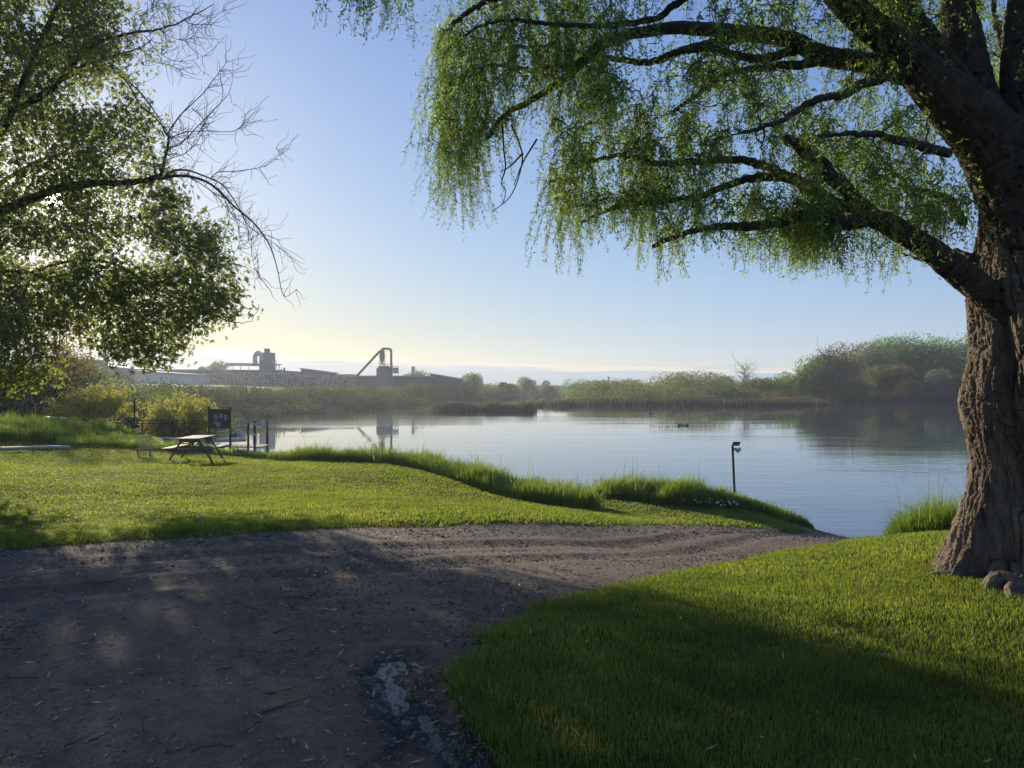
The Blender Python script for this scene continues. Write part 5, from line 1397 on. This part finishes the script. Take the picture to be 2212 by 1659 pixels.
    for v in (608, 614): mb.tube([(X(v), Y, Z(803)), (X(v), Y, Z(797 if v == 608 else 794))], .22, 8)
    mb.build('supports', M['works_steel'], root, off=off)
    # cyclone tower
    xc = X(825.5); root = empty('cyclone_tower', (xc, Y, z0), 'tall cyclone hopper with a long slanting pipe and an arched pipe at the works', 'industrial tower'); off = np.array(root.location)
    mb = MB(); mb.smooth = True
    mb.tube([(xc, Y, Z(755)), (xc, Y, Z(758)), (xc, Y, Z(772)), (xc, Y, Z(784)), (xc, Y, Z(788))], [.3, .62, .62, .22, .2], 18); mb.build('cyclone', M['works_steel'], root, off=off)
    mb = MB(); xa, xb = X(814), X(845); zt = Z(796)
    mb.box(((xa+xb)/2, Y+1, (zt+z0-1)/2), (xb-xa, 3.6, zt-z0+1), bev=.1); mb.add([(xa, Y-.8, zt), (xb, Y-.8, zt), (xb, Y+2.8, zt), (xa, Y+2.8, zt), (X(820), Y+.2, Z(790)), (X(838), Y+.2, Z(790)), (X(838), Y+1.6, Z(790)), (X(820), Y+1.6, Z(790))], [(0, 1, 5, 4), (1, 2, 6, 5), (2, 3, 7, 6), (3, 0, 4, 7), (4, 5, 6, 7)])
    mb.build('bin', M['works_steel'], root, off=off)
    mb = MB(); mb.smooth = True; mb.tube([(X(768), Y-1, Z(817)), (X(819.5), Y-.2, Z(760)), (X(823), Y, Z(757.5))], .3, 10); mb.build('slanting_pipe', M['works_steel'], root, off=off)
    mb = MB(); mb.smooth = True; P = resample([(X(825), Y, Z(755)), (X(827), Y, Z(753.5)), (X(838), Y, Z(753.5)), (X(843), Y, Z(755)), (X(845), Y, Z(760)), (X(845), Y, Z(775)), (X(845.5), Y, Z(800))], 50); mb.tube(P, .3, 10); mb.build('arched_pipe', M['works_steel'], root, off=off)
    mb = MB()
    for v in (820.5, 830.5):
        for yy in (Y-.7, Y+.7): mb.bar((X(v), yy, Z(792)), (X(v), yy, Z(766)), .1, .1)
    for r in (770, 778, 786): mb.box((xc, Y-.7, Z(r)), (1.3, .08, .08)); mb.box((xc, Y+.7, Z(r)), (1.3, .08, .08))
    mb.box((X(832), Y, Z(787)), (X(843)-X(820), 1.8, .1)); mb.bar((X(796), Y, Z(792)), (X(818), Y, Z(792)), .06, .06)
    mb.build('support_frame', M['works_steel'], root, off=off)
    mb = MB()
    for v in (848, 854, 860.5):
        mb.bar((X(v), Y, Z(818)), (X(v), Y, Z(791)), .1, .1)
    for r in (791, 796, 801, 806): mb.bar((X(847.5), Y, Z(r)), (X(861), Y, Z(r)), .1, .1)
    for v in (851, 857): mb.tube([(X(v), Y+.4, Z(806)), (X(v), Y+.4, Z(794))], .28, 10)
    mb.build('side_frame', M['works_steel'], root, off=off)
    # small hopper
    xh = X(892); root = empty('hopper', (xh, Y+8, z0), 'small pale hopper on legs with a ladder on the works skyline', 'hopper'); off = np.array(root.location); Y2 = Y+8
    mb = MB(); mb.smooth = True; s = Y2/Y
    q = lambda v: EYE+(HY-v)/F*Y2
    xh2 = at(892, Y2); mb.tube([(xh2, Y2, q(791)), (xh2, Y2, q(792)), (xh2, Y2, q(798)), (xh2, Y2, q(806)), (xh2, Y2, q(809))], [.2, .45, .45, .15, .12], 14); mb.build('bin', M['works_pale'], root, off=off)
    mb = MB()
    for v in (889, 895): mb.bar((at(v, Y2), Y2, q(795)), (at(v, Y2), Y2, q(818)), .08, .08)
    mb.build('legs', M['works_steel'], root, off=off)
    mb = MB(); mb.bar((at(897, Y2), Y2, q(793)), (at(905, Y2), Y2, q(816)), .08, .08); mb.bar((at(895, Y2), Y2, q(793)), (at(899, Y2), Y2, q(816)), .08, .08)
    for k in range(5): f = k/5.; mb.bar((at(895+4*f, Y2), Y2, q(793+23*f)), (at(897+8*f, Y2), Y2, q(793+23*f)), .06, .06)
    mb.build('ladder', M['works_steel'], root, off=off)
    # thin mast over the marsh
    x = at(1315, 280); z = gz(x, 280); mb = MB(); mb.tube([(0, 0, 0), (0, 0, EYE+(HY-814)/F*280-z)], .16, 6); mb.box((0, 0, EYE+(HY-816)/F*280-z), (.9, .3, .5), bev=.05)
    o = mb.build('mast', M['works_steel']); o.location = (x, 280, z); tag(o, 'thin mast rising above the low trees beyond the marsh', 'mast')
works()

# ------------------------------------------------------------------ air
def haze(density=.00042):
    m, nt, out = new_mat('haze')
    v = N(nt, 'ShaderNodeVolumePrincipled')
    v.inputs['Color'].default_value = (0.82, 0.9, 1.0, 1); v.inputs['Density'].default_value = density; v.inputs['Anisotropy'].default_value = .5
    nt.links.new(v.outputs[0], out.inputs['Volume'])
    mb = MB(); mb.box((0, 170, 9.0), (960, 620, 26.5))
    tag(mb.build('haze', m), 'thin evening haze over the river', 'haze', kind='stuff')
haze()

# ------------------------------------------------------------------ sky, sun, camera
SKY_GAIN = (2.22, 2.4, 4.85)
def sky():
    w = bpy.data.worlds.new('World'); scene.world = w; w.use_nodes = True
    nt = w.node_tree; nt.nodes.clear()
    out = nt.nodes.new('ShaderNodeOutputWorld'); bg = nt.nodes.new('ShaderNodeBackground')
    st = nt.nodes.new('ShaderNodeTexSky'); st.sky_type = 'NISHITA'; st.sun_disc = False
    st.sun_elevation = SUN_EL; st.sun_rotation = SUN_AZ
    st.air_density = 1.0; st.dust_density = 0.35; st.ozone_density = 2.2; st.altitude = 700
    tc = nt.nodes.new('ShaderNodeTexCoord'); sep = nt.nodes.new('ShaderNodeSeparateXYZ'); nt.links.new(tc.outputs['Generated'], sep.inputs[0])
    x, z = sep.outputs['X'], sep.outputs['Z']
    # low cloud bank over the horizon
    mp = nt.nodes.new('ShaderNodeMapping'); mp.inputs['Scale'].default_value = (5, 5, 90); nt.links.new(tc.outputs['Generated'], mp.inputs['Vector'])
    n1 = noise(nt, 1.0, 6, 0.6, mp.outputs['Vector'], .3)
    mp2 = nt.nodes.new('ShaderNodeMapping'); mp2.inputs['Scale'].default_value = (2.2, 2.2, 6); nt.links.new(tc.outputs['Generated'], mp2.inputs['Vector'])
    n2 = noise(nt, 1.0, 2, 0.5, mp2.outputs['Vector'])
    top = math_n(nt, 'ADD', math_n(nt, 'MULTIPLY', x, -.03), math_n(nt, 'ADD', .031, math_n(nt, 'MULTIPLY', math_n(nt, 'SUBTRACT', n2, .5), .018)))
    e = math_n(nt, 'SUBTRACT', z, top)
    e2 = math_n(nt, 'ADD', e, math_n(nt, 'MULTIPLY', math_n(nt, 'SUBTRACT', n1, .5), .03))
    bank = math_n(nt, 'MULTIPLY', math_n(nt, 'MULTIPLY', e2, -160), 1.0, clamp=True)
    rim = math_n(nt, 'SUBTRACT', 1.0, math_n(nt, 'MULTIPLY', math_n(nt, 'ABSOLUTE', math_n(nt, 'ADD', e2, .0015)), 210), clamp=True)
    mp3 = nt.nodes.new('ShaderNodeMapping'); mp3.inputs['Scale'].default_value = (7, 7, 210); nt.links.new(tc.outputs['Generated'], mp3.inputs['Vector'])
    n3 = noise(nt, 1.0, 5, 0.6, mp3.outputs['Vector'], .5)
    near = math_n(nt, 'SUBTRACT', 1.0, math_n(nt, 'MULTIPLY', math_n(nt, 'ABSOLUTE', math_n(nt, 'ADD', e, .003)), 55), clamp=True)
    wisp = math_n(nt, 'MULTIPLY', math_n(nt, 'MULTIPLY', math_n(nt, 'SUBTRACT', n3, .46), 6.0, clamp=True), near)
    # soften the bright air near the sun so that it keeps its colour
    def vm(op, a, b):
        n = nt.nodes.new('ShaderNodeVectorMath'); n.operation = op
        for k, v in enumerate((a, b)):
            if isinstance(v, tuple): n.inputs[k].default_value = v
            else: nt.links.new(v, n.inputs[k])
        return n.outputs[0]
    soft = vm('DIVIDE', st.outputs[0], vm('ADD', vm('MULTIPLY', st.outputs[0], (1/7., 1/7., 1/3.)), (1.0, 1.0, 1.0)))
    soft = vm('MULTIPLY', soft, SKY_GAIN)
    # evening warmth low down on the sun's side
    dp = nt.nodes.new('ShaderNodeVectorMath'); dp.operation = 'DOT_PRODUCT'; nt.links.new(tc.outputs['Generated'], dp.inputs[0]); dp.inputs[1].default_value = tuple(SUN_DIR)
    d = math_n(nt, 'MAXIMUM', dp.outputs['Value'], 0.0)
    warm = math_n(nt, 'MULTIPLY', math_n(nt, 'POWER', d, 6), math_n(nt, 'POWER', 2.718, math_n(nt, 'MULTIPLY', math_n(nt, 'MAXIMUM', z, 0.0), -13)))
    c = mixc(nt, math_n(nt, 'MULTIPLY', warm, 1.9, clamp=True), soft, mixc(nt, 1.0, soft, (.92, .76, .42), 'MULTIPLY'))
    c = mixc(nt, math_n(nt, 'MULTIPLY', bank, .7), c, (4.7, 6.0, 7.9))
    c = mixc(nt, math_n(nt, 'MULTIPLY', rim, .8), c, (10.5, 9.6, 8.4))
    c = mixc(nt, math_n(nt, 'MULTIPLY', wisp, .75), c, (10.3, 9.4, 8.3))
    # the sun itself, with the bright air round it
    g1 = math_n(nt, 'MULTIPLY', math_n(nt, 'POWER', d, 30), 1.3)
    g2 = math_n(nt, 'MULTIPLY', math_n(nt, 'POWER', d, 500), 12.0)
    disc = math_n(nt, 'MULTIPLY', math_n(nt, 'GREATER_THAN', d, math.cos(math.radians(.45))), 400.0)
    g = math_n(nt, 'ADD', math_n(nt, 'ADD', g1, g2), disc)
    gl = mixc(nt, 1.0, (1.0, .9, .7), g, 'MULTIPLY')
    c = mixc(nt, 1.0, c, gl, 'ADD')
    nt.links.new(c, bg.inputs['Color']); bg.inputs['Strength'].default_value = 0.056
    nt.links.new(bg.outputs[0], out.inputs['Surface'])
sky()
sun = bpy.data.lights.new('sun', 'SUN'); sun.energy = 5.0; sun.angle = math.radians(.5); sun.color = (1.0, .86, .66)
so = bpy.data.objects.new('sun', sun); COL.objects.link(so); so.location = (-60, 100, 40)
so.rotation_euler = Vector([float(-v) for v in SUN_DIR]).to_track_quat('-Z', 'Y').to_euler()
cam = bpy.data.cameras.new('camera'); cam.sensor_width = 36; cam.lens = 27; cam.clip_end = 3000; cam.clip_start = .05
co = bpy.data.objects.new('camera', cam); COL.objects.link(co); co.location = (0, 0, EYE); co.rotation_euler = (math.radians(90.19), 0, 0)
scene.camera = co
scene.view_settings.view_transform = 'Standard'; scene.view_settings.look = 'None'
scene.view_settings.exposure = 0.6; scene.view_settings.gamma = 1.0
scene.cycles.use_denoising = True
scene.cycles.denoiser = 'OPENIMAGEDENOISE'
scene.cycles.denoising_input_passes = 'RGB_ALBEDO_NORMAL'
scene.cycles.denoising_prefilter = 'ACCURATE'
scene.cycles.max_bounces = 8; scene.cycles.transmission_bounces = 4; scene.cycles.volume_bounces = 0
scene.cycles.sample_clamp_indirect = 6.0
